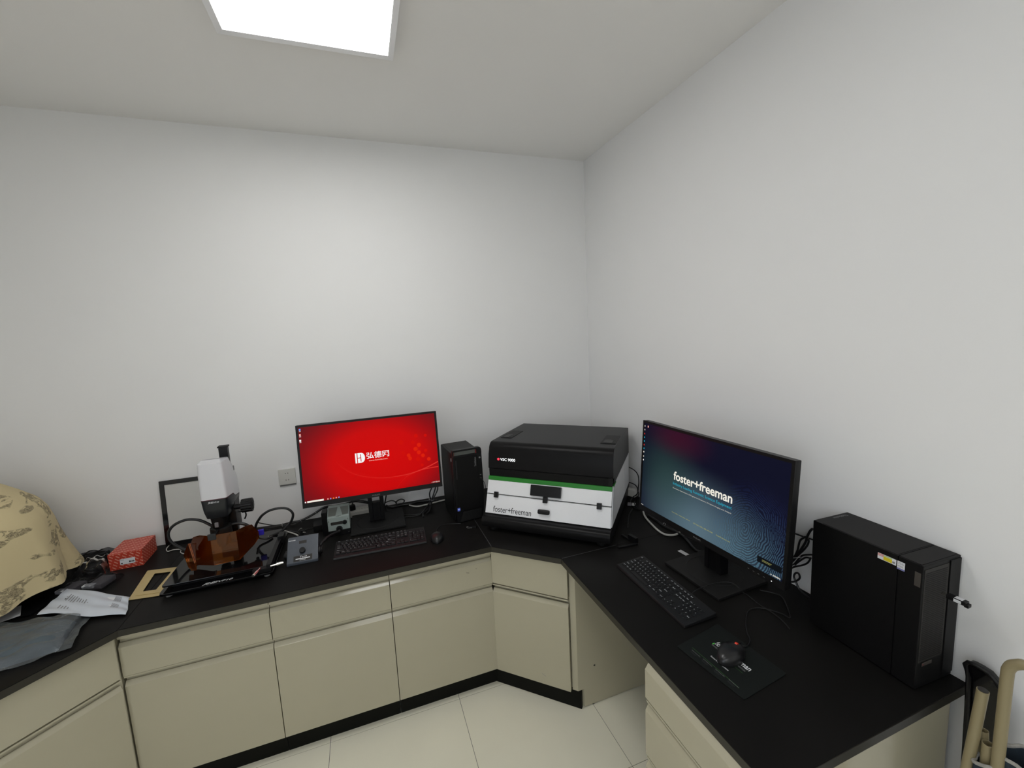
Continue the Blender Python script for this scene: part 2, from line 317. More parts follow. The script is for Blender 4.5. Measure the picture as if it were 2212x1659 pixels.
# ---------------------------------------------------------------- mesh helpers
class MB:
    def __init__(self): self.b = bmesh.new()
    def box(self, x0, x1, y0, y1, z0, z1):
        b = self.b
        v = [b.verts.new(c) for c in ((x0,y0,z0),(x1,y0,z0),(x1,y1,z0),(x0,y1,z0),(x0,y0,z1),(x1,y0,z1),(x1,y1,z1),(x0,y1,z1))]
        for f in ((0,3,2,1),(4,5,6,7),(0,1,5,4),(1,2,6,5),(2,3,7,6),(3,0,4,7)): b.faces.new([v[i] for i in f])
        return self
    def hexa(self, pts):    # 8 points, bottom ring then top ring
        b = self.b; v = [b.verts.new(c) for c in pts]
        for f in ((0,3,2,1),(4,5,6,7),(0,1,5,4),(1,2,6,5),(2,3,7,6),(3,0,4,7)): b.faces.new([v[i] for i in f])
        return self
    def prism(self, poly, ax, a0, a1):   # poly: 2D list, ax: axis of extrusion ('x': poly=(y,z), 'y': (x,z), 'z': (x,y))
        b = self.b
        def P(p, a): return {'x': (a, p[0], p[1]), 'y': (p[0], a, p[1]), 'z': (p[0], p[1], a)}[ax]
        v0 = [b.verts.new(P(p, a0)) for p in poly]; v1 = [b.verts.new(P(p, a1)) for p in poly]
        n = len(poly)
        b.faces.new(v0); b.faces.new(list(reversed(v1)))
        for i in range(n): b.faces.new((v0[i], v1[i], v1[(i+1) % n], v0[(i+1) % n]))
        return self
    def cyl(self, p0, p1, r0, r1=None, seg=20, caps=True):
        if r1 is None: r1 = r0
        b = self.b; p0 = Vector(p0); p1 = Vector(p1); d = (p1-p0).normalized()
        q = d.to_track_quat('Z', 'Y')
        a = []; c = []
        for i in range(seg):
            t = 2*PI*i/seg; o = q @ Vector((math.cos(t), math.sin(t), 0))
            a.append(b.verts.new(p0 + o*r0)); c.append(b.verts.new(p1 + o*r1))
        for i in range(seg): b.faces.new((a[i], a[(i+1) % seg], c[(i+1) % seg], c[i]))
        if caps: b.faces.new(list(reversed(a))); b.faces.new(c)
        return self
    def torus(self, c, axis, R, r, seg=32, sec=10):
        q = Vector(axis).normalized().to_track_quat('Z', 'Y'); c = Vector(c)
        pts = [c + q @ Vector((R*math.cos(2*PI*i/seg), R*math.sin(2*PI*i/seg), 0)) for i in range(seg)]
        return self.tube(pts, r, sec, closed=True, smooth=False)
    def tube(self, pts, r, sec=8, closed=False, smooth=True, sub=5):
        pts = [Vector(p) for p in pts]
        if smooth and len(pts) > 2:
            out = []; n = len(pts)
            for i in range(n-1):
                p0 = pts[max(i-1,0)]; p1 = pts[i]; p2 = pts[i+1]; p3 = pts[min(i+2,n-1)]
                for k in range(sub):
                    t = k/sub
                    out.append(0.5*((2*p1) + (p2-p0)*t + (2*p0-5*p1+4*p2-p3)*t*t + (3*p1-p0-3*p2+p3)*t**3))
            out.append(pts[-1]); pts = out
        b = self.b; n = len(pts); rings = []
        nrm = None
        for i, p in enumerate(pts):
            if closed: d = (pts[(i+1) % n] - pts[i-1]).normalized()
            else: d = (pts[min(i+1, n-1)] - pts[max(i-1, 0)]).normalized()
            if nrm is None:
                nrm = d.orthogonal().normalized()
            nrm = (nrm - d*nrm.dot(d))
            if nrm.length < 1e-6: nrm = d.orthogonal()
            nrm.normalize(); bi = d.cross(nrm)
            rr = r[i*len(r)//n] if isinstance(r, (list, tuple)) else r
            rings.append([b.verts.new(p + (nrm*math.cos(2*PI*k/sec) + bi*math.sin(2*PI*k/sec))*rr) for k in range(sec)])
        m = n if closed else n-1
        for i in range(m):
            A = rings[i]; B = rings[(i+1) % n]
            for k in range(sec): b.faces.new((A[k], A[(k+1) % sec], B[(k+1) % sec], B[k]))
        if not closed:
            b.faces.new(list(reversed(rings[0]))); b.faces.new(rings[-1])
        return self
    def grid(self, fn, nu, nv, closeu=False):
        b = self.b; g = [[b.verts.new(fn(i/nu if closeu else i/(nu-1), j/(nv-1))) for j in range(nv)] for i in range(nu)]
        for i in range(nu if closeu else nu-1):
            for j in range(nv-1):
                b.faces.new((g[i][j], g[(i+1) % nu][j], g[(i+1) % nu][j+1], g[i][j+1]))
        return g
    def build(self, name, m, parent=None, bevel=0.0, seg=2, smooth=False, solid=0.0, mx=None, uvbox=False):
        b = self.b
        bmesh.ops.remove_doubles(b, verts=b.verts, dist=1e-6)
        bmesh.ops.recalc_face_normals(b, faces=b.faces)
        if bevel > 0:
            ed = [e for e in b.edges if len(e.link_faces) == 2 and e.calc_face_angle(0) > 0.5]
            bmesh.ops.bevel(b, geom=ed, offset=bevel, segments=seg, profile=0.6, affect='EDGES', clamp_overlap=True)
        if solid:
            bmesh.ops.solidify(b, geom=b.faces, thickness=solid)
        if mx is not None: bmesh.ops.transform(b, matrix=mx, verts=b.verts)
        me = bpy.data.meshes.new(name)
        if uvbox:
            uv = b.loops.layers.uv.new('UVMap')
            for f in b.faces:
                n = f.normal; ax = max(range(3), key=lambda k: abs(n[k]))
                for l in f.loops:
                    c = l.vert.co
                    l[uv].uv = ((c.y, c.z), (c.x, c.z), (c.x, c.y))[ax]
        b.to_mesh(me); b.free()
        for p in me.polygons: p.use_smooth = False
        wn = False
        if smooth or bevel > 0.0017:
            wn = bevel > 0.0017
            try:
                me.shade_smooth(); me.set_sharp_from_angle(angle=math.radians(38))
            except Exception:
                for p in me.polygons: p.use_smooth = True
        me.materials.append(m if not isinstance(m, str) else M[m])
        o = bpy.data.objects.new(name, me); COL.objects.link(o)
        if wn:
            md = o.modifiers.new('weighted', 'WEIGHTED_NORMAL'); md.keep_sharp = True; md.weight = 100
        if parent is not None: o.parent = parent
        return o

def thing(name, label, cat, loc=(0,0,0), rz=0.0, group=None):
    o = bpy.data.objects.new(name, None); COL.objects.link(o)
    o.location = loc; o.rotation_euler = (0, 0, rz); o.empty_display_size = 0.05
    o['label'] = label; o['category'] = cat
    if group: o['group'] = group
    return o
def tag(o, label, cat, group=None):
    o['label'] = label; o['category'] = cat
    if group: o['group'] = group
    return o
def struct(o): o['kind'] = 'structure'; return o
def box(name, m, parent, x0, x1, y0, y1, z0, z1, bevel=0.0, seg=2):
    return MB().box(x0,x1,y0,y1,z0,z1).build(name, m, parent, bevel=bevel, seg=seg)
def frame(o, u, v):
    """matrix with local x -> u, local y -> v, local z -> u x v, origin o"""
    u = Vector(u).normalized(); v = Vector(v).normalized(); n = u.cross(v).normalized()
    mx = Matrix.Identity(4)
    for i, a in enumerate((u, v, n)):
        for k in range(3): mx[k][i] = a[k]
    for k in range(3): mx[k][3] = o[k]
    return mx

_dg = None
def text_mesh(s, shear=0.0, bold=0.0, ext=0.0005):
    c = bpy.data.curves.new('t', 'FONT'); c.body = s; c.size = 1.0; c.shear = shear
    c.offset = bold; c.resolution_u = 3; c.fill_mode = 'BOTH'
    o = bpy.data.objects.new('t', c); COL.objects.link(o)
    bpy.context.view_layer.update()
    dg = bpy.context.evaluated_depsgraph_get()
    me = bpy.data.meshes.new_from_object(o.evaluated_get(dg))
    bpy.data.objects.remove(o); bpy.data.curves.remove(c)
    return me
def text(name, s, m, parent, mx, w=None, h=None, shear=0.0, bold=0.0, thick=0.0004):
    """lettering whose lower-left corner sits at the frame origin, w wide / h high, raised by a hair"""
    me = text_mesh(s, shear, bold)
    xs = [v.co.x for v in me.vertices]; ys = [v.co.y for v in me.vertices]
    x0, x1, y0, y1 = min(xs), max(xs), min(ys), max(ys)
    sx = (w/(x1-x0)) if w else None; sy = (h/(y1-y0)) if h else None
    if sx is None: sx = sy
    if sy is None: sy = sx
    b = bmesh.new(); b.from_mesh(me); bpy.data.meshes.remove(me)
    for v in b.verts: v.co = Vector(((v.co.x-x0)*sx, (v.co.y-y0)*sy, thick))
    bmesh.ops.transform(b, matrix=mx, verts=b.verts)
    me = bpy.data.meshes.new(name); b.to_mesh(me); b.free()
    me.materials.append(M[m] if isinstance(m, str) else m)
    o = bpy.data.objects.new(name, me); COL.objects.link(o); o.parent = parent
    return o
def plate(name, m, parent, mx, rects, thick=0.0003):
    """thin printed patches: list of (x0,x1,y0,y1) in a frame"""
    k = MB()
    for (x0,x1,y0,y1) in rects: k.box(x0,x1,y0,y1,0.0,thick)
    return k.build(name, m, parent, mx=mx)

# ================================================================ THE ROOM
XL, YR = -3.455, -5.2
def slab(name, m, *a): return struct(MB().box(*a).build(name, m))
slab('wall_back', 'wall', XL-0.1, 0.1, 0.0, 0.1, -0.02, CEIL+0.05)
slab('wall_right', 'wall', 0.0, 0.1, YR-0.1, 0.0, -0.02, CEIL+0.05)
slab('wall_left', 'wall', XL-0.1, XL, YR-0.1, 0.0, -0.02, CEIL+0.05)
slab('wall_front', 'wall', XL, 0.0, YR-0.1, YR, -0.02, CEIL+0.05)
slab('ceiling', 'ceiling', XL-0.1, 0.1, YR-0.1, 0.1, CEIL, CEIL+0.1)
fl = slab('floor', 'grout', XL-0.1, 0.1, YR-0.1, 0.1, -0.06, -0.0015)
TS = 0.596
xs = []; x = -1.200
while x < 0: xs.append(x); x += TS
x = -1.200 - TS
while x > XL: xs.insert(0, x); x -= TS
xs = [XL] + xs + [0.0]
ys = []; y = -0.732
while y > YR: ys.append(y); y -= TS
ys = [0.0, -0.136] + ys + [YR]
for i in range(len(xs)-1):
    for j in range(len(ys)-1):
        g = 0.0011
        if xs[i+1]-xs[i] < 0.01 or ys[j]-ys[j+1] < 0.01: continue
        o = MB().box(xs[i]+g, xs[i+1]-g, ys[j+1]+g, ys[j]-g, -0.008, 0.0).build('tile', 'tile', fl)

# assumed, unseen window in the left wall behind the viewer, added for cool light
wn = thing('assumed_window', 'x', 'window', (XL, -3.9, 1.1)); del wn['label']; del wn['category']; wn['kind'] = 'structure'
k = MB()
for a in ((0.0,0.05,-0.80,-0.74,0,1.4),(0.0,0.05,0.74,0.80,0,1.4),(0.0,0.05,-0.74,0.74,0,0.06),(0.0,0.05,-0.74,0.74,1.34,1.4),(0.0,0.045,-0.02,0.02,0.06,1.34)): k.box(*a)
k.build('assumed_window_frame', 'lamp_frame', wn, bevel=0.003)
MB().box(0.005,0.012,-0.74,0.74,0.06,1.34).build('fill_pane', mat('window_fill_glow', (0.5,0.6,0.7), 0.2, noise=0.02, nscale=3, emit=(0.72,0.85,1.0), estr=WIN_FILL), wn)  # glowing sheet added as fill light in the assumed window

# ceiling panel lamps: the first is in view, the second assumed, the rear pair is added fill
def ceiling_lamp(x0, x1, y0, y1, label, zt=CEIL, em='lamp'):
    t = thing('ceiling_light', label, 'light', ((x0+x1)/2, (y0+y1)/2, zt), 0, 'square ceiling panel lights')
    a = (x1-x0)/2; b = (y1-y0)/2; d = 0.030; e = 0.020
    k = MB()
    # mitred frame: outer bottom edge, inner lip
    for (sx, sy, along) in ((0,-1,'x'), (0,1,'x'), (-1,0,'y'), (1,0,'y')):
        if along == 'x':
            y_o = sy*b; y_i = sy*(b-e)
            k.hexa([(-a,y_o,-d),(a,y_o,-d),(a-e,y_i,-d+0.004),(-a+e,y_i,-d+0.004),(-a,y_o,0),(a,y_o,0),(a-e,y_i,0),(-a+e,y_i,0)])
        else:
            x_o = sx*a; x_i = sx*(a-e)
            k.hexa([(x_o,-b,-d),(x_o,b,-d),(x_i,b-e,-d+0.004),(x_i,-b+e,-d+0.004),(x_o,-b,0),(x_o,b,0),(x_i,b-e,0),(x_i,-b+e,0)])
    k.build('lamp_frame', 'lamp_frame', t)
    MB().box(-a+e, a-e, -b+e, b-e, -d+0.012, -d+0.016).build('diffuser', em, t)
    return t
ceiling_lamp(-1.880, -1.292, -1.390, -0.803, 'square white ceiling panel light, switched on, above the counter')
ceiling_lamp(-1.880, -1.292, -2.640, -2.053, 'assumed square white ceiling panel light, unseen above the viewer, switched on', em='assumed_lamp')
ceiling_lamp(-2.780, -2.192, -4.590, -4.003, 'added square white ceiling panel, unseen fill light at the rear left of the room', em='fill_lamp')
ceiling_lamp(-1.880, -1.292, -4.590, -4.003, 'added square white ceiling panel, unseen fill light at the rear middle of the room', em='fill_lamp')

# wall socket
t = thing('wall_socket', 'white double wall socket on the back wall left of the red-screened monitor', 'socket', (-1.9685, 0, 1.0485))
box('socket_plate', 'socket', t, -0.0435, 0.0435, -0.011, 0.0, -0.0435, 0.0465, bevel=0.003)
box('back_box', 'print_grey', t, -0.041, 0.041, -0.006, 0.0, -0.052, -0.0437)
for dz in (0.022, -0.017):
    for dx in (-0.007, 0.006):
        box('slot', 'dark_hole', t, dx-0.0014, dx+0.0014, -0.0116, -0.0108, dz-0.003, dz+0.003)

# ================================================================ WORKTOPS
def worktop(name, label, poly, edges):
    """poly: plan outline; edges: index pairs of outline that carry the edge band"""
    t = thing(name, label, 'worktop', (poly[0][0], poly[0][1], HC-0.028))
    ox, oy = poly[0]
    P = [(p[0]-ox, p[1]-oy) for p in poly]
    MB().prism(P, 'z', 0.0, 0.028).build('slab', 'worktop', t, bevel=0.0015)
    for (i, j) in edges:
        a = Vector(P[i]); b = Vector(P[j]); d = (b-a).normalized(); n = Vector((d.y, -d.x))
        c = (a+b)/2; cen = sum((Vector(p) for p in P), Vector((0,0)))/len(P)
        if n.dot(c-cen) < 0: n = -n
        q = [a, b, b+n*0.0016, a+n*0.0016]
        MB().prism([tuple(v) for v in q], 'z', 0.0015, 0.0262).build('edge_band', 'worktop_edge', t)
    return t
worktop('worktop', 'long black worktop under the red-screened monitor and the microscope', [(-2.457,-0.759),(-0.9985,-0.759),(-0.9985,-0.001),(-2.457,-0.001)], [(0,1)])
wc = worktop('worktop', 'black corner worktop under the white and green instrument', [(-0.9975,-0.760),(-0.739,-0.9975),(-0.001,-0.9975),(-0.001,-0.001),(-0.9975,-0.001)], [(0,1)])
box('joint_strip', 'joint', wc, -0.0008, 0.0022, 0.004, 0.55, 0.0272, 0.02808)
box('joint_strip', 'joint', wc, 0.262, 0.55, -0.2385, -0.2355, 0.0272, 0.02808)
worktop('worktop', 'black worktop under the fingerprint-screened monitor and large computer tower', [(-0.739,-0.9985),(-0.739,-2.048),(-0.001,-2.048),(-0.001,-0.9985)], [(0,1),(1,2)])
worktop('worktop', 'black corner worktop at the far left under the patterned cloth', [(-2.4575,-0.760),(-2.4575,-0.001),(XL+0.001,-0.001),(XL+0.001,-1.020),(-2.7165,-1.020)], [(4,0)])

# ================================================================ BASE CABINETS
ZT = 0.7465
def fronts(t, w, groove=True, x0=0.0, zbot=0.096):
    """drawer and door with slanted grip edges; local front plane y=0, room side is -y"""
    g = 0.0015
    rail = lambda z0, z1: MB().box(x0+g, w-g, 0.003, 0.020, z0, z1).build('rail', 'laminate', t, bevel=0.0012)
    if groove:
        rail(0.719, ZT)
        zt = 0.6994
        MB().prism([(0.0,0.567),(0.018,0.567),(0.018,zt),(0.0122,zt),(0.0,0.686)], 'x', x0+g, w-g).build('drawer', 'laminate', t, bevel=0.0008)
    else:
        box('drawer', 'laminate', t, x0+g, w-g, 0.0, 0.018, 0.572, ZT-0.002, bevel=0.0012)
    rail(0.5575, 0.5645)
    MB().prism([(0.0,zbot),(0.018,zbot),(0.018,0.5400),(0.0136,0.5400),(0.0,0.525)], 'x', x0+g, w-g).build('door', 'laminate', t, bevel=0.0008)

def base_unit(x0, x1, label):
    t = thing('base_cabinet', label, 'cabinet', (x0, -0.732, 0), 0, 'cream base cabinets along the back wall')
    w = x1-x0
    box('carcass', 'laminate', t, 0.0012, w-0.0012, 0.0205, 0.725, 0.098, ZT)
    fronts(t, w)
    box('plinth', 'kick', t, 0.0008, w-0.0008, 0.032, 0.048, 0.0, 0.0975)
    return t
base_unit(-2.480, -1.969, 'cream base cabinet with drawer and door, below the microscope')
b2 = base_unit(-1.969, -1.481, 'cream base cabinet with drawer and door, middle one of the three straight units')
b3 = base_unit(-1.481, -0.993, 'cream base cabinet with scuffed drawer, beside the inner corner of the counter')
mx = frame((0.357, -0.0003, 0.655), (0.93, 0, -0.3), (0.3, 0, 0.93))
plate('scuff_mark', 'dark_hole', b3, mx, [(0,0.016,0,0.0016)])
plate('scuff_mark', 'dark_hole', b3, frame((0.405,-0.0003,0.664),(0.9,0,-0.35),(0.35,0,0.9)), [(0,0.005,0,0.0012)])

# inner-corner unit, diagonal front
ang = math.atan2(-1.0029+0.7334, -0.7141+0.9973)
t = thing('corner_cabinet', 'cream diagonal corner cabinet below the white and green instrument', 'cabinet', (-0.9973, -0.7334, 0), ang)
Rz = Matrix.Rotation(-ang, 3, 'Z')
def toloc(x, y):
    v = Rz @ Vector((x+0.9973, y+0.7334, 0)); return (v.x, v.y)
WD = 0.391
fronts(t, WD, groove=False)
car = [toloc(*p) for p in ((-0.9790,-0.7185),(-0.9790,-0.012),(-0.012,-0.012),(-0.012,-0.992),(-0.684,-0.992))]
MB().prism(car, 'z', 0.098, ZT).build('carcass', 'laminate', t)
sp = MB()
x_f = -0.6814
A = [toloc(*p) for p in ((x_f,-1.012),(-0.012,-1.012),(-0.012,-0.9925),(x_f-0.0195,-0.9925))]
sp.prism(A, 'z', 0.098, ZT)
B = [toloc(*p) for p in ((-0.648,-1.012),(-0.012,-1.012),(-0.012,-0.9925),(-0.660,-0.9925))]
sp.prism(B, 'z', 0.004, 0.0981)
sp.build('side_panel', 'laminate', t)
K = [toloc(*p) for p in ((-0.995,-0.700),(-0.667,-1.015),(-0.656,-1.003),(-0.984,-0.688))]
MB().prism(K, 'z', 0.0, 0.0975).build('plinth', 'kick', t)
hx, hy = toloc(-0.591, -1.0125)
MB().cyl((hx, hy, 0.204), Vector((hx, hy, 0.204)) + Rz @ Vector((0, 0.001, 0)), 0.0045, seg=12).build('screw_hole', 'dark_hole', t)
for p in ((-0.60,-1.0),):
    q = toloc(*p); MB().cyl((q[0],q[1],0.0),(q[0],q[1],0.006),0.012).build('foot','kick',t)
plate('scuff_mark', 'print_grey', t, frame((0.245,-0.0003,0.150),(0.9,0,-0.42),(0.42,0,0.9)), [(0,0.022,0,0.0014)])

# left corner unit, diagonal front (runs out of view)
t = thing('corner_cabinet', 'cream diagonal corner cabinet at the far left below the plastic bags', 'cabinet', (-2.4765, -0.7470, 0), 0)
angL = math.radians(45)
# front plane runs down-left; local x from the kink outwards
t.rotation_euler = (0, 0, angL)
# local: origin at kink; front runs along -x
def frontsL(t, w):
    g = 0.0015
    box('drawer', 'laminate', t, -w+g, -g, 0.0, 0.018, 0.572, ZT-0.002, bevel=0.0012)
    MB().box(-w+g, -g, 0.003, 0.020, 0.5575, 0.5645).build('rail', 'laminate', t, bevel=0.0012)
    MB().prism([(0.0,0.096),(0.018,0.096),(0.018,0.5400),(0.0136,0.5400),(0.0,0.525)], 'x', -w+g, -g).build('door', 'laminate', t, bevel=0.0012)
frontsL(t, 0.376)
RzL = Matrix.Rotation(-angL, 3, 'Z')
def tl(x, y):
    v = RzL @ Vector((x+2.4765, y+0.7470, 0)); return (v.x, v.y)
MB().prism([tl(*p) for p in ((-2.486,-0.728),(-2.486,-0.012),(XL+0.01,-0.012),(XL+0.01,-1.005),(-2.757,-1.0))], 'z', 0.098, ZT).build('carcass', 'laminate', t)
MB().prism([tl(*p) for p in ((-2.50,-0.700),(-2.77,-0.97),(-2.782,-0.958),(-2.512,-0.688))], 'z', 0.0, 0.0975).build('plinth', 'kick', t)

# drawer unit under the right worktop: fronts face the room (-x)
t = thing('drawer_cabinet', 'cream drawer cabinet under the right worktop, its fronts standing proud', 'cabinet', (-0.752, -1.617, 0), -PI/2)
# local x -> world -y ; local y -> world +x
w = 0.415
z = 0.741
def dfront(zlo, zhi, ztop):
    MB().prism([(0.0,zlo+0.008),(0.004,zlo),(0.018,zlo),(0.018,ztop),(0.013,ztop),(0.0,zhi)], 'x', 0.0, w).build('drawer', 'laminate', t, bevel=0.0012)
dfront(0.622, 0.728, ZT)
MB().box(0.001, w-0.001, 0.004, 0.018, 0.6125, 0.6195).build('rail', 'laminate', t, bevel=0.001)
dfront(0.418, 0.584, 0.605)
MB().box(0.001, w-0.001, 0.004, 0.018, 0.4085, 0.4155).build('rail', 'laminate', t, bevel=0.001)
dfront(0.103, 0.380, 0.401)
box('carcass', 'laminate', t, 0.002, w-0.002, 0.0185, 0.715, 0.098, ZT)
box('plinth', 'kick', t, 0.004, w-0.004, 0.055, 0.071, 0.0, 0.0975)

# ================================================================ MONITORS
def monitor(name, label, x, y, yaw, zc, tilt, base_c, base_yaw, screen_mat):
    t = thing(name, label, 'monitor', (base_c[0], base_c[1], HC), yaw)
    inv = Matrix.Rotation(-yaw, 4, 'Z') @ Matrix.Translation((-base_c[0], -base_c[1], -HC))
    c, s = math.cos(yaw), math.sin(yaw)
    U = Vector((c, s, 0)); V = Vector((-s*math.sin(tilt), c*math.sin(tilt), math.cos(tilt)))
    F = inv @ frame((x, y, zc), U, V)          # local x right, y up the screen, z towards the viewer
    W, H = 0.714, 0.425
    # frame F has n = u x v pointing to the viewer
    k = MB()
    k.box(-W/2, W/2, 0, H, -0.030, -0.004)
    k.build('housing', 'black', t, bevel=0.004, mx=F)
    k = MB()
    k.box(-W/2, W/2, H-0.011, H, -0.006, 0.0); k.box(-W/2, -W/2+0.011, 0.024, H-0.011, -0.006, 0.0)
    k.box(W/2-0.011, W/2, 0.024, H-0.011, -0.006, 0.0); k.box(-W/2, W/2, 0.0, 0.024, -0.006, 0.0)
    k.build('bezel', 'black', t, mx=F)
    MB().box(-0.14, 0.14, 0.10, 0.32, -0.052, -0.030).build('rear_bulge', 'black_soft', t, bevel=0.006, mx=F)
    # screen, own origin so that the picture coordinates are measured on it
    sm = MB(); sm.box(-W/2+0.0112, W/2-0.0112, -0.0022, 0.0, 0.0245, H-0.0112)
    so = sm.build('screen', screen_mat, t)
    # object coords: x right, z up, y away from the viewer
    mxs = inv @ frame((x, y, zc), U, V)
    mm = Matrix.Identity(4)
    col = [mxs.col[0].copy(), -mxs.col[2].copy(), mxs.col[1].copy(), mxs.col[3].copy()]
    for i in range(4):
        for r in range(4): mm[r][i] = col[i][r]
    off = mxs.col[2].xyz * (-0.0034)
    for r in range(3): mm[r][3] += off[r]
    so.matrix_local = mm
    # stand
    MB().box(-0.139, 0.145, -0.135, 0.125, 0.002, 0.013).build('base_plate', 'black_soft', t, bevel=0.003)
    MB().torus((0, 0.0, 0.0134), (0,0,1), 0.108, 0.0006, seg=48, sec=6).build('swivel_ring', 'print_black', t)
    k = MB()
    k.box(-0.042, -0.020, -0.012, 0.030, 0.013, 0.36); k.box(0.020, 0.042, -0.012, 0.030, 0.013, 0.36)
    k.box(-0.020, 0.020, -0.006, 0.024, 0.013, 0.120); k.box(-0.020, 0.020, -0.006, 0.024, 0.19, 0.36)
    k.build('neck', 'black', t, bevel=0.003)
    fr = F @ Vector((0, 0.21, -0.052))
    MB().cyl((0, 0.0, fr.z), (fr.x, fr.y, fr.z), 0.030).build('tilt_joint', 'black_soft', t)
    FS = F.copy(); n = F.col[2].xyz * (-0.0011)
    for r in range(3): FS[r][3] += n[r]
    return t, F, FS
def FM(F, u, v, dz=0.0):
    return F @ Matrix.Translation((u, v, dz))

t, F, FS = monitor('monitor', 'large black monitor showing a red desktop with white Chinese lettering', -1.5029, -0.3328, -0.0164, 0.9632, 0.1156, (-1.506, -0.222), 0, 'scr_red')
def discs(name, m, parent, F, lst, dz=0.0002):
    for (u, v, r) in lst: o = MB().cyl((u, v, 0.0), (u, v, dz), r, seg=7).build(name, m, parent, mx=F)
    return o
discs('light_spot', 'scr_bokeh_dim', t, FS, [(0.154,0.274,.013),(0.236,0.300,.011),(0.217,0.267,.010),(0.282,0.213,.010),(0.160,0.216,.009),(0.237,0.171,.012),(0.256,0.135,.009),(0.287,0.296,.009)], 0.0003)
discs('light_spot', 'scr_bokeh', t, FS, [(0.248,0.248,.012),(0.228,0.228,.012),(0.244,0.207,.012),(0.188,0.198,.011),(0.194,0.180,.011),(0.265,0.187,.011),(0.295,0.163,.011)], 0.0005)
def ribbon(name, m, parent, F, pts, wd, dz):
    k = MB(); P = [Vector((p[0], p[1], 0)) for p in pts]; out = []
    n = len(P)
    for i in range(n-1):
        p0 = P[max(i-1,0)]; p1 = P[i]; p2 = P[i+1]; p3 = P[min(i+2,n-1)]
        for q in range(6):
            a = q/6; out.append(0.5*((2*p1)+(p2-p0)*a+(2*p0-5*p1+4*p2-p3)*a*a+(3*p1-p0-3*p2+p3)*a**3))
    out.append(P[-1]); N = len(out); L = []; Rr = []
    for i, p in enumerate(out):
        d = (out[min(i+1,N-1)]-out[max(i-1,0)]).normalized(); nn = Vector((-d.y, d.x, 0))
        ww = wd(i/(N-1))
        L.append(k.b.verts.new(p+nn*ww+Vector((0,0,dz)))); Rr.append(k.b.verts.new(p-nn*ww+Vector((0,0,dz))))
    for i in range(N-1): k.b.faces.new((L[i], L[i+1], Rr[i+1], Rr[i]))
    return k.build(name, m, parent, mx=F)
ribbon('light_trail', 'scr_swoosh_dim', t, FS, [(-0.182,0.218),(-0.142,0.170),(-0.076,0.128),(0.023,0.099),(0.128,0.093),(0.237,0.107),(0.343,0.141)], lambda a: 0.0008+0.0022*a, 0.0006)
ribbon('light_trail', 'scr_swoosh', t, FS, [(0.10,0.0945),(0.17,0.094),(0.237,0.107),(0.30,0.124),(0.344,0.143)], lambda a: 0.0004+0.0016*a, 0.0009)
ribbon('light_trail', 'scr_swoosh_dim', t, FS, [(0.110,0.030),(0.145,0.066),(0.181,0.090),(0.265,0.110),(0.343,0.113)], lambda a: 0.0006+0.0022*a, 0.0007)
ribbon('light_trail', 'scr_swoosh', t, FS, [(0.21,0.101),(0.265,0.111),(0.343,0.114)], lambda a: 0.0004+0.0008*a, 0.0010)
# logo: bar, half round with an H cut out of it
k = MB()
def flat(k, pts, dz=0.0012):
    v = [k.b.verts.new((p[0], p[1], dz)) for p in pts]; k.b.faces.new(v)
def rect(k, a, b, c, d, dz=0.0012): flat(k, [(a,c),(b,c),(b,d),(a,d)], dz)
rect(k, 0.0, 0.0085, 0.0, 0.0525)
rect(k, 0.0125, 0.026, 0.0285, 0.0525); rect(k, 0.0125, 0.026, 0.0, 0.0245); rect(k, 0.0125, 0.026, 0.0, 0.0245)
arc = [(0.0305, 0.006), (0.0305, 0.0)] if False else []
pts = [(0.0300, 0.0)] + [(0.030+0.019*math.sin(a), 0.02625-0.02625*math.cos(a)) for a in [PI*i/14 for i in range(15)]] + [(0.030, 0.0525)]
flat(k, [(0.0300,0.007)] + pts[1:-1] + [(0.0300,0.0525),(0.0300,0.0455)][:1])
rect(k, 0.026, 0.030, 0.0, 0.007); rect(k, 0.026, 0.030, 0.0455, 0.0525)
k.build('logo', 'scr_white', t, mx=FM(FS, -0.0865, 0.193))
text('lettering', '弘德网', 'scr_white', t, FM(FS, -0.0300, 0.2085, 0.001), w=0.1165, h=0.035, bold=0.012)
text('lettering', 'www.hongde.com', 'scr_pink', t, FM(FS, -0.020, 0.1925, 0.001), w=0.096, h=0.0095, bold=0.02)
for i, (u, v) in enumerate(((-0.3375,0.400),(-0.3385,0.373),(-0.3395,0.344))):
    plate('desktop_icon', ('scr_blueish','scr_pink','scr_white')[i], t, FM(FS, u-0.004, v-0.003), [(0.0,0.008,0.0,0.010)], 0.001)
    plate('icon_caption', 'scr_white', t, FM(FS, u-0.004, v-0.008), [(0.0,0.008,0.0,0.0022)], 0.001)
plate('search_box', 'scr_cream', t, FM(FS, -0.334, 0.0255), [(0,0.078,0,0.0085)], 0.001)
for u, mname in ((-0.343,'scr_white'),(-0.237,'scr_pink'),(-0.224,'scr_blueish'),(-0.210,'scr_orange'),(-0.197,'scr_pink'),(-0.184,'scr_blueish')):
    plate('taskbar_icon', mname, t, FM(FS, u-0.002, 0.0265), [(0,0.006,0,0.006)], 0.001)
plate('tray_icons', 'scr_grey', t, FM(FS, 0.298, 0.0275), [(0,0.002,0.001,0.004),(0.006,0.020,0.0015,0.005),(0.0225,0.034,0.003,0.006),(0.0225,0.036,0.0,0.002),(0.039,0.0445,0.0,0.006)], 0.001)
text('maker_lettering', 'PHILIPS', 'print_grey', t, FM(F, -0.0185, 0.0075, 0.0002), w=0.040, h=0.0065, bold=0.01)

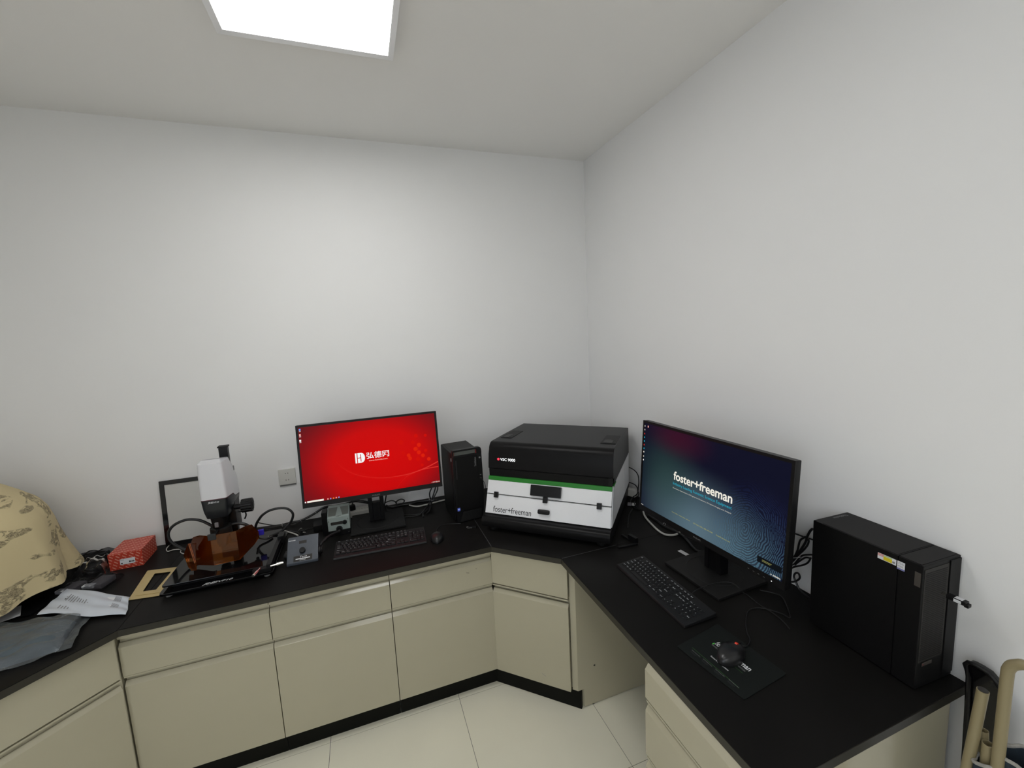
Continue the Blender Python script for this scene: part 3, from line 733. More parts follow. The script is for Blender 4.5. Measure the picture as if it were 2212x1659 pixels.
t, F, FS = monitor('monitor', 'large black monitor showing a fingerprint picture and foster+freeman lettering', -0.3222, -1.3797, -1.5328, 0.9458, 0.0711, (-0.2150, -1.3600), 0, 'scr_blue')
text('lettering', 'foster+freeman', 'scr_cream', t, FM(FS, -0.1465, 0.2080, 0.001), w=0.291, h=0.037, bold=0.022)
text('lettering', 'Industry Leading Forensic Science Equipment', 'scr_cyan', t, FM(FS, -0.1480, 0.1835, 0.001), w=0.292, h=0.0150, bold=0.004)
text('lettering', 'Document Examination & Fingerprint Detection | Forensic Imaging and Analysis', 'scr_grey', t, FM(FS, -0.1475, 0.1690, 0.001), w=0.2915, h=0.0060, bold=0.012)
text('lettering', 'Head Office: +44(0)1386 768 050', 'scr_yellow', t, FM(FS, -0.145, 0.0640, 0.001), w=0.101, h=0.0052, bold=0.012)
text('lettering', 'USA Sales Office: 888 445 5048', 'scr_yellow', t, FM(FS, -0.027, 0.0640, 0.001), w=0.096, h=0.0052, bold=0.012)
text('lettering', 'fosterfreeman.com', 'scr_yellow', t, FM(FS, 0.085, 0.0640, 0.001), w=0.062, h=0.0052, bold=0.012)
cols = ['scr_grey','scr_grey','scr_redicon','scr_cyan','scr_cyan','scr_redicon','scr_cyan','scr_cream','scr_grey','scr_white']
for i, v in enumerate((0.400,0.383,0.364,0.347,0.329,0.312,0.295,0.279,0.258,0.241)):
    plate('desktop_icon', cols[i], t, FM(FS, -0.3455, v-0.0045), [(0,0.0045,0.001,0.007)], 0.001)
plate('desktop_icon', 'scr_pink', t, FM(FS, -0.324, 0.396), [(0,0.0055,0.001,0.009)], 0.001)
plate('notice', 'scr_black', t, FM(FS, 0.256, 0.0500), [(0,0.086,0,0.021)], 0.001)
plate('notice_text', 'scr_yellow', t, FM(FS, 0.274, 0.0560, 0.0011), [(0,0.034,0.007,0.0082),(0,0.030,0.003,0.004)], 0.0005)
plate('tray_icons', 'scr_grey', t, FM(FS, 0.306, 0.0290), [(0,0.004,0.0,0.003),(0.008,0.034,0.0,0.0022),(0.009,0.032,0.0032,0.004)], 0.001)
plate('taskbar_icon', 'scr_grey', t, FM(FS, -0.3435, 0.0270), [(0,0.003,0,0.003),(0.006,0.009,0,0.003),(0.012,0.014,0,0.002)], 0.001)
text('maker_lettering', 'PHILIPS', 'print_grey', t, FM(F, -0.022, 0.0085, 0.0002), w=0.037, h=0.0062, bold=0.01)
plate('menu_marks', 'print_grey', t, FM(F, 0.224, 0.0085, 0.0001), [(0,0.006,0,0.0012),(0.020,0.026,0,0.0012),(0.038,0.044,0,0.0012),(0.058,0.064,0,0.0012)], 0.0002)
discs('power_led', 'led_white', t, FM(F, 0.312, 0.0095, 0.0001), [(0,0,0.0018)], 0.0003)

# ================================================================ KEYBOARDS
GLY = {}
def glyph(s):
    if s not in GLY:
        me = text_mesh(s, 0, 0.0); ys = [v.co.y for v in me.vertices]; xs = [v.co.x for v in me.vertices]
        GLY[s] = ([(v.co.x-min(xs), v.co.y-min(ys)) for v in me.vertices], [tuple(p.vertices) for p in me.polygons])
        bpy.data.meshes.remove(me)
    return GLY[s]
ROWS = [
 (0.00, 5.35, [('Esc',1,0),('F1',1,2),('F2',1,3),('F3',1,4),('F4',1,5),('F5',1,6.5),('F6',1,7.5),('F7',1,8.5),('F8',1,9.5),('F9',1,11),('F10',1,12),('F11',1,13),('F12',1,14),('Prt',1,15.25),('Scr',1,16.25),('Brk',1,17.25)]),
 (0, 4.15, [(c,1,i) for i, c in enumerate('`1234567890-=')] + [('Back',2,13),('Ins',1,15.25),('Hom',1,16.25),('PUp',1,17.25),('Num',1,18.5),('/',1,19.5),('*',1,20.5),('-',1,21.5)]),
 (0, 3.15, [('Tab',1.5,0)] + [(c,1,1.5+i) for i, c in enumerate('QWERTYUIOP[]')] + [('\\',1.5,13.5),('Del',1,15.25),('End',1,16.25),('PDn',1,17.25),('7',1,18.5),('8',1,19.5),('9',1,20.5)]),
 (0, 2.15, [('Caps',1.75,0)] + [(c,1,1.75+i) for i, c in enumerate("ASDFGHJKL;'")] + [('Enter',2.25,12.75),('4',1,18.5),('5',1,19.5),('6',1,20.5)]),
 (0, 1.15, [('Shift',2.25,0)] + [(c,1,2.25+i) for i, c in enumerate('ZXCVBNM,./')] + [('Shift',2.75,12.25),('^',1,16.25),('1',1,18.5),('2',1,19.5),('3',1,20.5)]),
 (0, 0.15, [('Ctrl',1.25,0),('Win',1.25,1.25),('Alt',1.25,2.5),('',6.25,3.75),('Alt',1.25,10),('Win',1.25,11.25),('=',1.25,12.5),('Ctrl',1.25,13.75),('<',1,15.25),('v',1,16.25),('>',1,17.25),('0',2,18.5),('.',1,20.5)])]
TALL = [('+',21.5,2.15),('Ent',21.5,0.15)]
def keyboard(label, loc, rz, W, D, palm, kh, u, ux0, vy, legsz, gap):
    t = thing('keyboard', label, 'keyboard', loc, rz)
    # local: x 0..W right, y 0..D away from the user, wedge rises to the back
    zf, zb = 0.010, 0.021
    zt = lambda y: zf + (zb-zf)*y/D
    MB().prism([(0,0.001),(D,0.006),(D,zb),(D*0.5,zt(D*0.5)),(0.004,zf)], 'x', 0, W).build('body', 'kb', t, bevel=0.003)
    keys = {}
    sl = math.atan2(zb-zf, D)
    leg = MB()
    def add(s, wu, hu, xu, yu):
        key = (wu, hu)
        if key not in keys:
            k = MB(); w = wu*u; d = hu*vy; g = gap
            k.hexa([(g,g,0),(w-g,g,0),(w-g,d-g,0),(g,d-g,0),(g+0.0012,g+0.001,kh),(w-g-0.0012,g+0.001,kh),(w-g-0.0012,d-g-0.0012,kh),(g+0.0012,d-g-0.0012,kh)])
            o = k.build('key', 'key', t, bevel=0.0007, seg=1); keys[key] = o.data
        else:
            o = bpy.data.objects.new('key', keys[key]); COL.objects.link(o); o.parent = t
        x = ux0 + xu*u; y = palm + yu*vy
        o.location = (x, y, zt(y)); o.rotation_euler = (sl, 0, 0)
        if s:
            vs, fs = glyph(s)
            mw = max(a for a, b in vs) or 1
            sc = min(legsz/0.7, (wu*u*0.62)/mw)
            hh = legsz
            yy = y + hu*vy*0.52
            vv = [leg.b.verts.new((x+gap+0.0032+a*sc, yy+b*sc*0.8, zt(y+hu*vy*0.5)+kh+0.0006)) for a, b in vs]
            for f in fs:
                try: leg.b.faces.new([vv[i] for i in f])
                except ValueError: pass
    for _, yu, ks in ROWS:
        for s, wu, xu in ks: add(s, wu, 1, xu, yu)
    for s, xu, yu in TALL: add(s, 1, 2, xu, yu)
    leg.build('key_legends', 'legend', t)
    return t
k1 = keyboard('black keyboard with raised keys below the red-screened monitor', (-1.7208, -0.5695, HC), -0.052, 0.4375, 0.152, 0.022, 0.0055, 0.0187, 0.0085, 0.0192, 0.0046, 0.0011)
k2 = keyboard('flat black keyboard with bright legends below the fingerprint-screened monitor', (-0.5516, -1.1544, HC), -1.5842, 0.4180, 0.139, 0.017, 0.0022, 0.0174, 0.0075, 0.0176, 0.0054, 0.0009)
for q in (0.004, 0.014, 0.024):
    MB().cyl((0.405, 0.118+q*0.2, 0.0185),(0.405,0.118+q*0.2,0.0188),0.001,seg=8).build('status_light','legend',k2)

# ================================================================ MICE
def mouse(name, label, loc, rz, L, W, H, cordpts, wheel_mat, cord_r=0.0017):
    t = thing(name, label, 'mouse', loc, rz)
    # local: +x towards the cord end; shell is a dome lofted along x
    def fn(i, j):
        a = 2*PI*i
        v = j  # 0 rim .. 1 top
        ph = v*PI/2
        x = math.cos(a); y = math.sin(a)
        r = math.cos(ph)**0.75 if v < 1 else 0.0
        px = x*r*L/2; py = y*r*W/2*(1.0-0.12*math.cos(a*2)-0.05*x)
        zz = 0.006 + (H-0.006)*(math.sin(ph)**0.85)*(1.0-0.22*(px/(L/2)+0.25)**2 - 0.12*max(0, px/(L/2)))
        return (px, py, zz)
    k = MB(); k.grid(fn, 36, 12, closeu=True); k.build('shell', 'mouse', t, smooth=True)
    k = MB()
    ring = [(math.cos(2*PI*i/36)*L/2*0.985, math.sin(2*PI*i/36)*W/2*(1-0.12*math.cos(4*PI*i/36)-0.05*math.cos(2*PI*i/36))*0.985) for i in range(36)]
    k.prism(ring, 'z', 0.001, 0.0065); k.build('underside', 'black_soft', t)
    MB().cyl((L*0.24, -0.0035, H*0.70),(L*0.24, 0.0035, H*0.70), 0.0072, seg=16).build('scroll_wheel', wheel_mat, t)
    box('button_seam', 'print_black', t, L*0.36, L*0.485, -0.0004, 0.0004, H*0.35, H*0.62)
    inv = Matrix.Rotation(-rz, 4, 'Z') @ Matrix.Translation(-Vector(loc))
    pts = [(L*0.47, 0, 0.010)] + [tuple(inv @ Vector(p)) for p in cordpts]
    MB().tube(pts, cord_r, 8).build('cord', 'rubber', t)
    return t
mouse('computer_mouse', 'plain black mouse on the counter beside the raised-key keyboard', (-1.2290, -0.5720, HC), math.radians(82), 0.108, 0.060, 0.036,
      [(-1.2210, -0.500, 0.781), (-1.206, -0.455, 0.779), (-1.182, -0.432, 0.779), (-1.151, -0.430, 0.779), (-1.118, -0.441, 0.779), (-1.08, -0.455, 0.779)], 'mouse')

# mouse pad
t = thing('mouse_pad', 'thin black mouse pad with white and green printing', 'mouse pad', (-0.6367, -1.6278, HC), 0)
C4 = [(0,0),(0.0318,-0.2274),(0.2160,-0.2092),(0.1981,0.0298)]
def roundpoly(P, r, n=5):
    out = []
    m = len(P)
    for i in range(m):
        p = Vector(P[i]); a = (Vector(P[i-1])-p).normalized(); b = (Vector(P[(i+1) % m])-p).normalized()
        for q in range(n+1):
            s = q/n; out.append(tuple(p + a*r*(1-s)**2 + b*r*s**2))
    return out
MB().prism(roundpoly(C4, 0.006), 'z', 0.0003, 0.0032).build('pad', 'pad', t, bevel=0.0005, seg=1)
# printed frame: reads along world -y, up is +x
def padframe(x, y): return frame((x+0.6367, y+1.6278, 0.0033), (0.05, -1, 0), (1, 0.05, 0))
text('lettering', 'foster+freeman', 'print_white', t, padframe(-0.5215, -1.6660), w=0.124, h=0.0205, bold=0.02)
text('lettering', 'SAFEGUARDING THROUGH INNOVATION', 'print_grey', t, padframe(-0.5330, -1.6660), w=0.120, h=0.0060, bold=0.01)
text('lettering', 'fosterfreeman.com', 'print_white', t, padframe(-0.5725, -1.7010), w=0.064, h=0.0065, bold=0.01)
plate('green_line', 'print_green', t, padframe(-0.5965, -1.6520), [(0,0.171,0,0.0013)])
plate('green_line', 'print_green', t, padframe(-0.5385, -1.7480), [(0,0.040,0,0.0010)])
plate('green_mark', 'print_green_bright', t, padframe(-0.5270, -1.6630), [(0,0.0035,0,0.009)])
for (x, y) in ((-0.6060,-1.6590),(-0.6010,-1.7010),(-0.5975,-1.7450),(-0.5915,-1.7890)):
    text('lettering', 'foster+freeman office', 'print_grey', t, padframe(x, y), w=0.033, h=0.0034)
    plate('small_print', 'print_black', t, padframe(x-0.006, y), [(0.002,0.026,0,0.0015),(0.004,0.022,-0.003,-0.0015)])

mouse('computer_mouse', 'black mouse with an orange-red wheel lying on the printed mouse pad', (-0.5150, -1.7265, HC+0.0033), math.radians(14), 0.120, 0.062, 0.036,
      [(-0.438,-1.716,0.781),(-0.404,-1.697,0.779),(-0.384,-1.667,0.779),(-0.337,-1.622,0.779),(-0.289,-1.591,0.779),(-0.248,-1.593,0.779),(-0.221,-1.615,0.779),(-0.200,-1.650,0.779),(-0.195,-1.675,0.779),(-0.156,-1.636,0.779),(-0.117,-1.584,0.779),(-0.121,-1.556,0.779),(-0.152,-1.520,0.779)], 'red')

# ================================================================ COMPUTER TOWERS
# large tower on the right
t = thing('computer_tower', 'large black computer tower with stickers at the right end of the counter', 'computer', (-0.1652, -2.0129, HC), -0.0397)
W, D, H = 0.1555, 0.3027, 0.3674
# local x across (0 = side facing the room), y depth (0 = front facing the viewer's right)
z0 = 0.006
box('case', 'pc', t, 0.0, W, 0.062, D, z0, H, bevel=0.003)
box('front_panel', 'pc', t, 0.0, W, 0.004, 0.0612, z0, H-0.0004, bevel=0.004)
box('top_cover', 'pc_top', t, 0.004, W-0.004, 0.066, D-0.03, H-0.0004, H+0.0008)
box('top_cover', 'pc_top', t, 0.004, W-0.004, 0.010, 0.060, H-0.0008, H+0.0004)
k = MB()
rnd = random.Random(3)
for i in range(22):
    for j in range(46):
        x = 0.010 + i*0.0040 + (0.002 if j % 2 else 0)
        zz = 0.090 + j*0.0056
        k.box(x, x+0.0026, 0.0026, 0.0040, zz, zz+0.0030)
g = k.build('front_grille', 'black_soft', t); g['kind'] = 'stuff'
box('grille_backing', 'dark_hole', t, 0.006, 0.104, 0.0030, 0.0042, 0.085, H-0.012)
box('smooth_strip', 'pc', t, 0.108, W-0.003, 0.0012, 0.0045, 0.020, H-0.006, bevel=0.001)
box('badge', 'brown_badge', t, 0.020, 0.060, 0.0016, 0.0028, 0.072, 0.082)
box('power_light', 'dark_red', t, 0.022, 0.025, 0.0012, 0.0016, 0.0755, 0.0785)
plate('badge', 'brown_badge', t, frame((-0.0002, 0.0215, 0.3045), (0,-1,0), (0,0,1)), [(0,0.0135,0,0.0400)])
SF = frame((-0.0002, 0.1110, 0.3490), (0,-1,0), (0,0,1))   # x towards the front, y up, z outwards
plate('sticker', 'print_white', t, SF, [(0.0,0.046,-0.0130,0.004)], 0.0003)
plate('sticker_patch', 'pink_label', t, SF, [(0.0005,0.015,-0.004,0.0035)], 0.0006)
plate('sticker_patch', 'yellow_label', t, SF, [(0.0150,0.036,-0.0115,-0.0005)], 0.0006)
plate('sticker_patch', 'green_label', t, SF, [(0.0152,0.036,0.0005,0.0030)], 0.0006)
plate('sticker_patch', 'print_grey', t, SF, [(0.037,0.043,-0.0095,-0.004)], 0.0006)
plate('sticker', 'print_white', t, SF, [(0.0485,0.0665,-0.0150,0.0045)], 0.0003)
plate('sticker_patch', 'violet_label', t, SF, [(0.0485,0.0665,-0.0195,-0.0150)], 0.0004)
text('sticker_print', 'LTE 4G', 'print_grey', t, SF @ Matrix.Translation((0.0505,-0.004,0.0003)), w=0.013, h=0.006)
text('sticker_print', 'MODEL', 'print_grey', t, SF @ Matrix.Translation((0.0505,-0.012,0.0003)), w=0.013, h=0.005)
text('sticker_print', 'WIFI', 'print_white', t, SF @ Matrix.Translation((0.002,-0.0025,0.0006)), w=0.010, h=0.003)
text('top_lettering', 'ThinkStation', 'print_grey', t, frame((0.130, D-0.012, H+0.0008), (-1, 0.0, 0), (0, -1, 0)), w=0.060, h=0.010, bold=0.01)
for (x, y) in ((0.02,0.03),(W-0.02,0.03),(0.02,D-0.03),(W-0.02,D-0.03)):
    MB().cyl((x,y,0.0),(x,y,z0+0.001),0.010).build('foot','black_soft',t)
# usb stick plugged in its front
t = thing('usb_stick', 'black flash drive with a white label plugged in the large computer tower', 'flash drive', (-0.083, -2.0210, 1.048), 0)
box('body', 'black', t, -0.009, 0.009, -0.044, -0.004, -0.0055, 0.0055, bevel=0.002)
box('plug', 'chrome', t, -0.0045, 0.0045, -0.004, 0.010, -0.0022, 0.0022)
box('cap_loop', 'black', t, -0.0075, 0.0075, -0.049, -0.040, -0.0085, 0.0005, bevel=0.0015)
box('label', 'print_white', t, -0.0070, 0.0070, -0.036, -0.020, 0.0054, 0.0058)
plate('label_side', 'print_white', t, frame((-0.0091, -0.020, -0.004), (0,-1,0), (0,0,1)), [(0,0.015,0,0.008)])

# slim tower with a carrying handle beside the instrument
t = thing('computer_tower', 'slim black computer tower with a grab slot and red trim between monitor and instrument', 'computer', (-1.1010, -0.4385, HC), 0.0689)
W, D, H = 0.158, 0.245, 0.392
body = [(0.018,0.004),(D-0.020,0.004),(D,0.060),(D,H),(0.018,H)]
MB().prism(body, 'x', 0.0, W).build('case', 'pc', t, bevel=0.006)
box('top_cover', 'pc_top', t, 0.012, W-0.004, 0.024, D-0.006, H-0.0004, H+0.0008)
# bezel: side silhouette swells to the right; built as plates around the grab slot
def bez(poly, name='front_bezel', m='black', y0=-0.006, y1=0.0178, bv=0.003):
    return MB().prism(poly, 'y', y0, y1).build(name, m, t, bevel=bv)
k = MB()
zs = [0.003, 0.06, 0.176, 0.30, 0.374]
outer_r = [(0.154,0.003),(0.163,0.060),(0.170,0.176),(0.168,0.300),(0.167,0.376)]
k.prism([(0.006,0.003)] + outer_r + [(0.002,0.376),(0.0,0.30)], 'y', -0.006, 0.0178)
k.build('front_bezel', 'black', t, bevel=0.003)
k = MB()
k.prism([(0.002,0.3765)]+[(0.008,0.3765),(0.008,0.4015),(0.138,0.4015),(0.138,0.3765)]+[(0.167,0.3765),(0.166,0.398),(0.162,0.407),(0.154,0.411),(0.010,0.411),(0.004,0.409),(0.001,0.403)], 'y', -0.006, 0.0178)
k.build('grab_handle', 'black', t)
box('lit_cover_panel', 'grey_shade', t, 0.008, 0.138, 0.010, 0.0176, 0.3768, 0.4013)  # lighter grey panel stands in for the lit top cover seen through the slot
box('slot_trim', 'dark_red', t, 0.1352, 0.1378, -0.001, 0.010, 0.3770, 0.4010)
box('slot_trim', 'dark_red', t, 0.0082, 0.0100, -0.004, 0.010, 0.3770, 0.4010)
box('door_panel', 'pc', t, 0.012, 0.142, -0.0085, -0.0055, 0.068, 0.370, bevel=0.001)
box('door_slot', 'print_black', t, 0.016, 0.0215, -0.0092, -0.008, 0.250, 0.355)
MB().prism([(0.042,0.060),(0.146,0.060),(0.146,0.008),(0.024,0.008)], 'y', -0.0085, -0.0055).build('lower_panel', 'black_soft', t, bevel=0.001)
text('maker_lettering', 'ThinkStation', 'print_grey', t, frame((0.1215, -0.0087, 0.306), (0,0,1), (-1,0,0)) @ Matrix.Translation((0,-0.010,0)), w=0.052, h=0.0105, bold=0.01)
box('side_mark', 'print_white', t, -0.0008, 0.0002, 0.020, 0.0225, 0.346, 0.364)
MB().cyl((0.154,-0.0065,0.352),(0.154,-0.0078,0.352),0.005).build('power_button','print_grey',t)
for dz in (0.235, 0.252):
    box('port', 'print_grey', t, 0.150, 0.158, -0.0068, -0.0055, dz, dz+0.003)
box('chip_sticker', 'sticker_glow_blue', t, 0.010, 0.025, -0.0092, -0.0084, 0.071, 0.089, bevel=0.0)  # printed sticker, faint blue glow put into its colour
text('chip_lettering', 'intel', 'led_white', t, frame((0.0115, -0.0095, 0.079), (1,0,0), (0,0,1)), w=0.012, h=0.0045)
MB().tube([(0.155,-0.012,0.235),(0.160,-0.020,0.225),(0.172,-0.018,0.200),(0.180,0.0,0.16),(0.183,0.05,0.12)], 0.0015, 6).build('plugged_lead', 'rubber', t)
box('plugged_connector', 'black_soft', t, 0.151, 0.158, -0.020, -0.0062, 0.230, 0.240, bevel=0.001)
for (x, y) in ((0.02,0.035),(W-0.02,0.035),(0.02,D-0.04),(W-0.02,D-0.04)):
    MB().cyl((x,y,0.0),(x,y,0.005),0.010).build('foot','black_soft',t)

# ================================================================ DOCUMENT INSTRUMENT (corner)
t = thing('forensic_instrument', 'large white, green and black document examination instrument standing in the corner', 'instrument', (-0.9956, -0.5798, HC), -0.7356)
W, D = 0.668, 0.690
y_w = lambda z: 0.044 + (z-0.082)*(0.111-0.044)/(0.2635-0.082)
arc = lambda cy, cz, r, a0, a1, n: [(cy+r*math.cos(math.radians(a0+(a1-a0)*i/n)), cz+r*math.sin(math.radians(a0+(a1-a0)*i/n))) for i in range(n+1)]
# base with rounded nose
base = [(0.018,0.020),(0.004,0.026),(0.0,0.040)] + arc(0.026,0.052,0.026,180,95,6) + [(0.050,0.0800),(D,0.0800),(D,0.060),(D-0.08,0.020)]
MB().prism(base, 'x', 0.0, W).build('base', 'vsc_dark', t, bevel=0.0025)
for (x, y) in ((0.05,0.05),(W-0.05,0.05),(0.05,0.55),(W-0.05,0.55)):
    MB().cyl((x,y,0.0),(x,y,0.021),0.022).build('foot','black_soft',t)
xi = 0.004
box('inner_body', 'vsc_dark', t, xi+0.004, W-xi-0.004, 0.125, D-0.004, 0.080, 0.300)
def sloped(name, m, x0, x1, z0, z1, dy=0.0, th=0.012, bv=0.0012):
    MB().hexa([(x0,y_w(z0)-dy,z0),(x1,y_w(z0)-dy,z0),(x1,y_w(z0)+th,z0),(x0,y_w(z0)+th,z0),(x0,y_w(z1)-dy,z1),(x1,y_w(z1)-dy,z1),(x1,y_w(z1)+th,z1),(x0,y_w(z1)+th,z1)]).build(name, m, t, bevel=bv)
ZL = 0.082 + 0.100*math.cos(math.atan2(0.067,0.1815))
sloped('drop_door', 'vsc_white', xi, W-xi, 0.0835, ZL-0.0032)
sloped('upper_front', 'vsc_white', xi, W-xi, ZL+0.0032, 0.2435)
sloped('green_stripe', 'vsc_green', xi, W-xi, 0.2440, 0.2637)
MB().hexa([(xi+0.001,0.064,0.081),(W-xi-0.001,0.060,0.081),(W-xi-0.001,0.13,0.081),(xi+0.001,0.13,0.081),(xi+0.001,0.120,0.2632),(W-xi-0.001,0.120,0.2632),(W-xi-0.001,0.14,0.2632),(xi+0.001,0.14,0.2632)]).build('front_backing', 'dark_hole', t)
# recessed band
box('recess_band', 'vsc_dark', t, 0.006, W-0.006, 0.117, D-0.006, 0.2638, 0.3030)
# side panels (white) with a seam
for (a, b) in ((0.0, xi), (W-xi, W)):
    MB().prism([(y_w(0.0835)+0.013,0.0835),(0.500,0.0835),(0.500,0.2635),(y_w(0.2635)+0.013,0.2635)], 'x', a, b).build('side_panel', 'vsc_white', t)
    MB().prism([(0.506,0.0835),(D-0.002,0.0835),(D-0.002,0.2635),(0.506,0.2635)], 'x', a, b).build('side_panel', 'vsc_white', t)
    box('side_stripe', 'vsc_green', t, a-0.0004, b+0.0004, y_w(0.2635)+0.014, 0.20, 0.2560, 0.2638)
# hood
lid = [(0.128,0.300),(0.122,0.303),(0.1205,0.309),(0.124,0.345),(0.130,0.380),(0.139,0.405)] + arc(0.180,0.397,0.042,168,88,8) + [(0.30,0.437),(D-0.02,0.427),(D,0.420),(D,0.268),(0.150,0.268),(0.148,0.300)]
MB().prism(lid, 'x', 0.0, W).build('hood', 'vsc_dark', t, bevel=0.0022)
for xx in (0.012, W-0.018):
    pass
# service covers on the hood
ztop = lambda y: 0.4385 + (0.427-0.437)*(y-0.30)/(D-0.32)
for (x0, x1) in ((0.020, 0.085), (W-0.085, W-0.008)):
    def pz(y, d): return ztop(y)+d
    k = MB(); k.hexa([(x0,0.255,pz(0.255,-0.002)),(x1,0.255,pz(0.255,-0.002)),(x1,0.440,pz(0.44,-0.002)),(x0,0.440,pz(0.44,-0.002)),(x0,0.255,pz(0.255,0.0006)),(x1,0.255,pz(0.255,0.0006)),(x1,0.440,pz(0.44,0.0006)),(x0,0.440,pz(0.44,0.0006))])
    k.build('service_cover', 'black_soft', t)
    k = MB(); k.hexa([(x0+0.012,0.262,pz(0.262,-0.002)),(x1-0.020,0.262,pz(0.262,-0.002)),(x1-0.020,0.318,pz(0.318,-0.002)),(x0+0.012,0.318,pz(0.318,-0.002)),(x0+0.012,0.262,pz(0.262,0.0022)),(x1-0.020,0.262,pz(0.262,0.0022)),(x1-0.020,0.318,pz(0.318,0.0022)),(x0+0.012,0.318,pz(0.318,0.0022))])
    k.build('cover_catch', 'black', t, bevel=0.0008)
    text('cover_lettering', 'LAMP', 'print_grey', t, frame((x0+0.014, 0.326, pz(0.326,0.0006)), (1,0,0), (0,1,-0.03)), w=0.030, h=0.010)
VF = frame((0.0, y_w(0.082)-0.0004, 0.082), (1,0,0), (0, 0.067, 0.1815))
def vbox(name, m, u0, u1, v0, v1, th, bv=0.0015): return MB().box(u0,u1,v0,v1,0.0,th).build(name, m, t, bevel=bv, mx=VF)
text('maker_lettering', 'foster+freeman', 'print_black', t, VF @ Matrix.Translation((0.049,0.0115,0.0002)), w=0.213, h=0.0295, bold=-0.002)
vbox('display', 'black', 0.2535, 0.4145, 0.1150, 0.1690, 0.018, 0.003)
for (a, b) in ((0.049,0.0725),(0.3215,0.3455),(0.595,0.6185)):
    vbox('latch', 'black', a, b, 0.0845, 0.1145, 0.012, 0.002)
MB().box(0.300,0.362,0.029,0.052,0.0,0.020).build('door_handle', 'black', t, bevel=0.008, seg=3, mx=VF)
LF = frame((0.0, 0.1200, 0.300), (1,0,0), (0, 0.0095, 0.080))
text('model_lettering', 'VSC 9000', 'led_white', t, LF @ Matrix.Translation((0.0705,0.0475,0.0015)), w=0.0875, h=0.0155, bold=0.02)
discs('power_light', 'led_red', t, LF, [(0.060,0.0555,0.0068)], 0.0022)
box('hinge', 'black', t, W-0.022, W-0.003, 0.112, 0.120, 0.268, 0.306, bevel=0.001)

# small black bracket at the instrument's foot
t = thing('cable_bracket', 'small angular black plastic bracket lying beside the right foot of the instrument', 'bracket', (-0.40, -1.01, HC), 0)
def bar(k, p, q, wd, z0, z1):
    p = Vector(p); q = Vector(q); d = (q-p).normalized(); n = Vector((-d.y, d.x))*wd/2
    k.prism([tuple(p+n), tuple(q+n), tuple(q-n), tuple(p-n)], 'z', z0, z1)
k = MB(); bar(k, (-0.060,-0.020), (0.042,-0.026), 0.012, 0.0, 0.008); k.build('foot_bar', 'black', t, bevel=0.001)
k = MB(); bar(k, (0.026,0.075), (0.030,0.018), 0.010, 0.0, 0.010); k.build('arm', 'black', t, bevel=0.001)
k = MB(); bar(k, (0.036,0.030), (0.044,-0.022), 0.016, 0.004, 0.030); k.build('upright', 'black', t, bevel=0.001)

# ================================================================ MICROSCOPE
t = thing('stereo_microscope', 'digital microscope with white head and orange acrylic shield on a glossy black stage', 'microscope', (-2.185, -0.42, HC), 0)
OX, OY = -2.185, -0.42
def lx(x): return x-OX
def ly(y): return y-OY
def rrect(x0, x1, y0, y1, r, n=5):
    return roundpoly([(x0,y0),(x1,y0),(x1,y1),(x0,y1)], r, n)
MB().prism(rrect(lx(-2.388), lx(-1.966), ly(-0.602), ly(-0.17), 0.022), 'z', 0.014, 0.024).build('base_plate', 'gloss', t, bevel=0.002)
MB().prism(rrect(lx(-2.384), lx(-1.990), ly(-0.573), ly(-0.18), 0.010), 'z', 0.038, 0.045).build('stage_plate', 'gloss', t, bevel=0.001)
MB().prism(rrect(lx(-2.36), lx(-2.01), ly(-0.55), ly(-0.20), 0.010), 'z', 0.024, 0.038).build('stage_core', 'black', t)
for (x, y) in ((-2.36,-0.575),(-1.995,-0.575),(-2.36,-0.20),(-1.995,-0.20)):
    MB().cyl((lx(x),ly(y),0.0),(lx(x),ly(y),0.0145),0.012).build('foot','print_grey',t)
# stage slide rails and micrometers
box('stage_rail', 'black', t, lx(-1.992), lx(-1.972), ly(-0.590), ly(-0.25), 0.030, 0.056, bevel=0.002)
box('rail_block', 'black', t, lx(-1.988), lx(-1.960), ly(-0.335), ly(-0.275), 0.030, 0.068, bevel=0.002)
box('rail_block', 'black', t, lx(-2.045), lx(-1.972), ly(-0.600), ly(-0.572), 0.026, 0.046, bevel=0.002)
def micrometer(p0, p1):
    p0 = Vector(p0); p1 = Vector(p1); d = p1-p0
    k = MB(); k.cyl(p0, p0+d*0.55, 0.0045, seg=14); k.cyl(p0+d*0.5, p1, 0.0085, 0.0075, seg=18); k.cyl(p1, p1+d*0.06, 0.006, seg=14)
    return k.build('micrometer_knob', 'chrome', t, smooth=True)
micrometer((lx(-2.016), ly(-0.592), 0.046), (lx(-2.031), ly(-0.642), 0.044))
micrometer((lx(-1.975), ly(-0.590), 0.046), (lx(-1.928), ly(-0.580), 0.045))
text('model_lettering', '灵踪VF10', 'print_white', t, frame((lx(-2.2350), ly(-0.5975), 0.0242), (1,0.02,0), (0,1,0)), w=0.112, h=0.017, shear=0.3, bold=0.01)
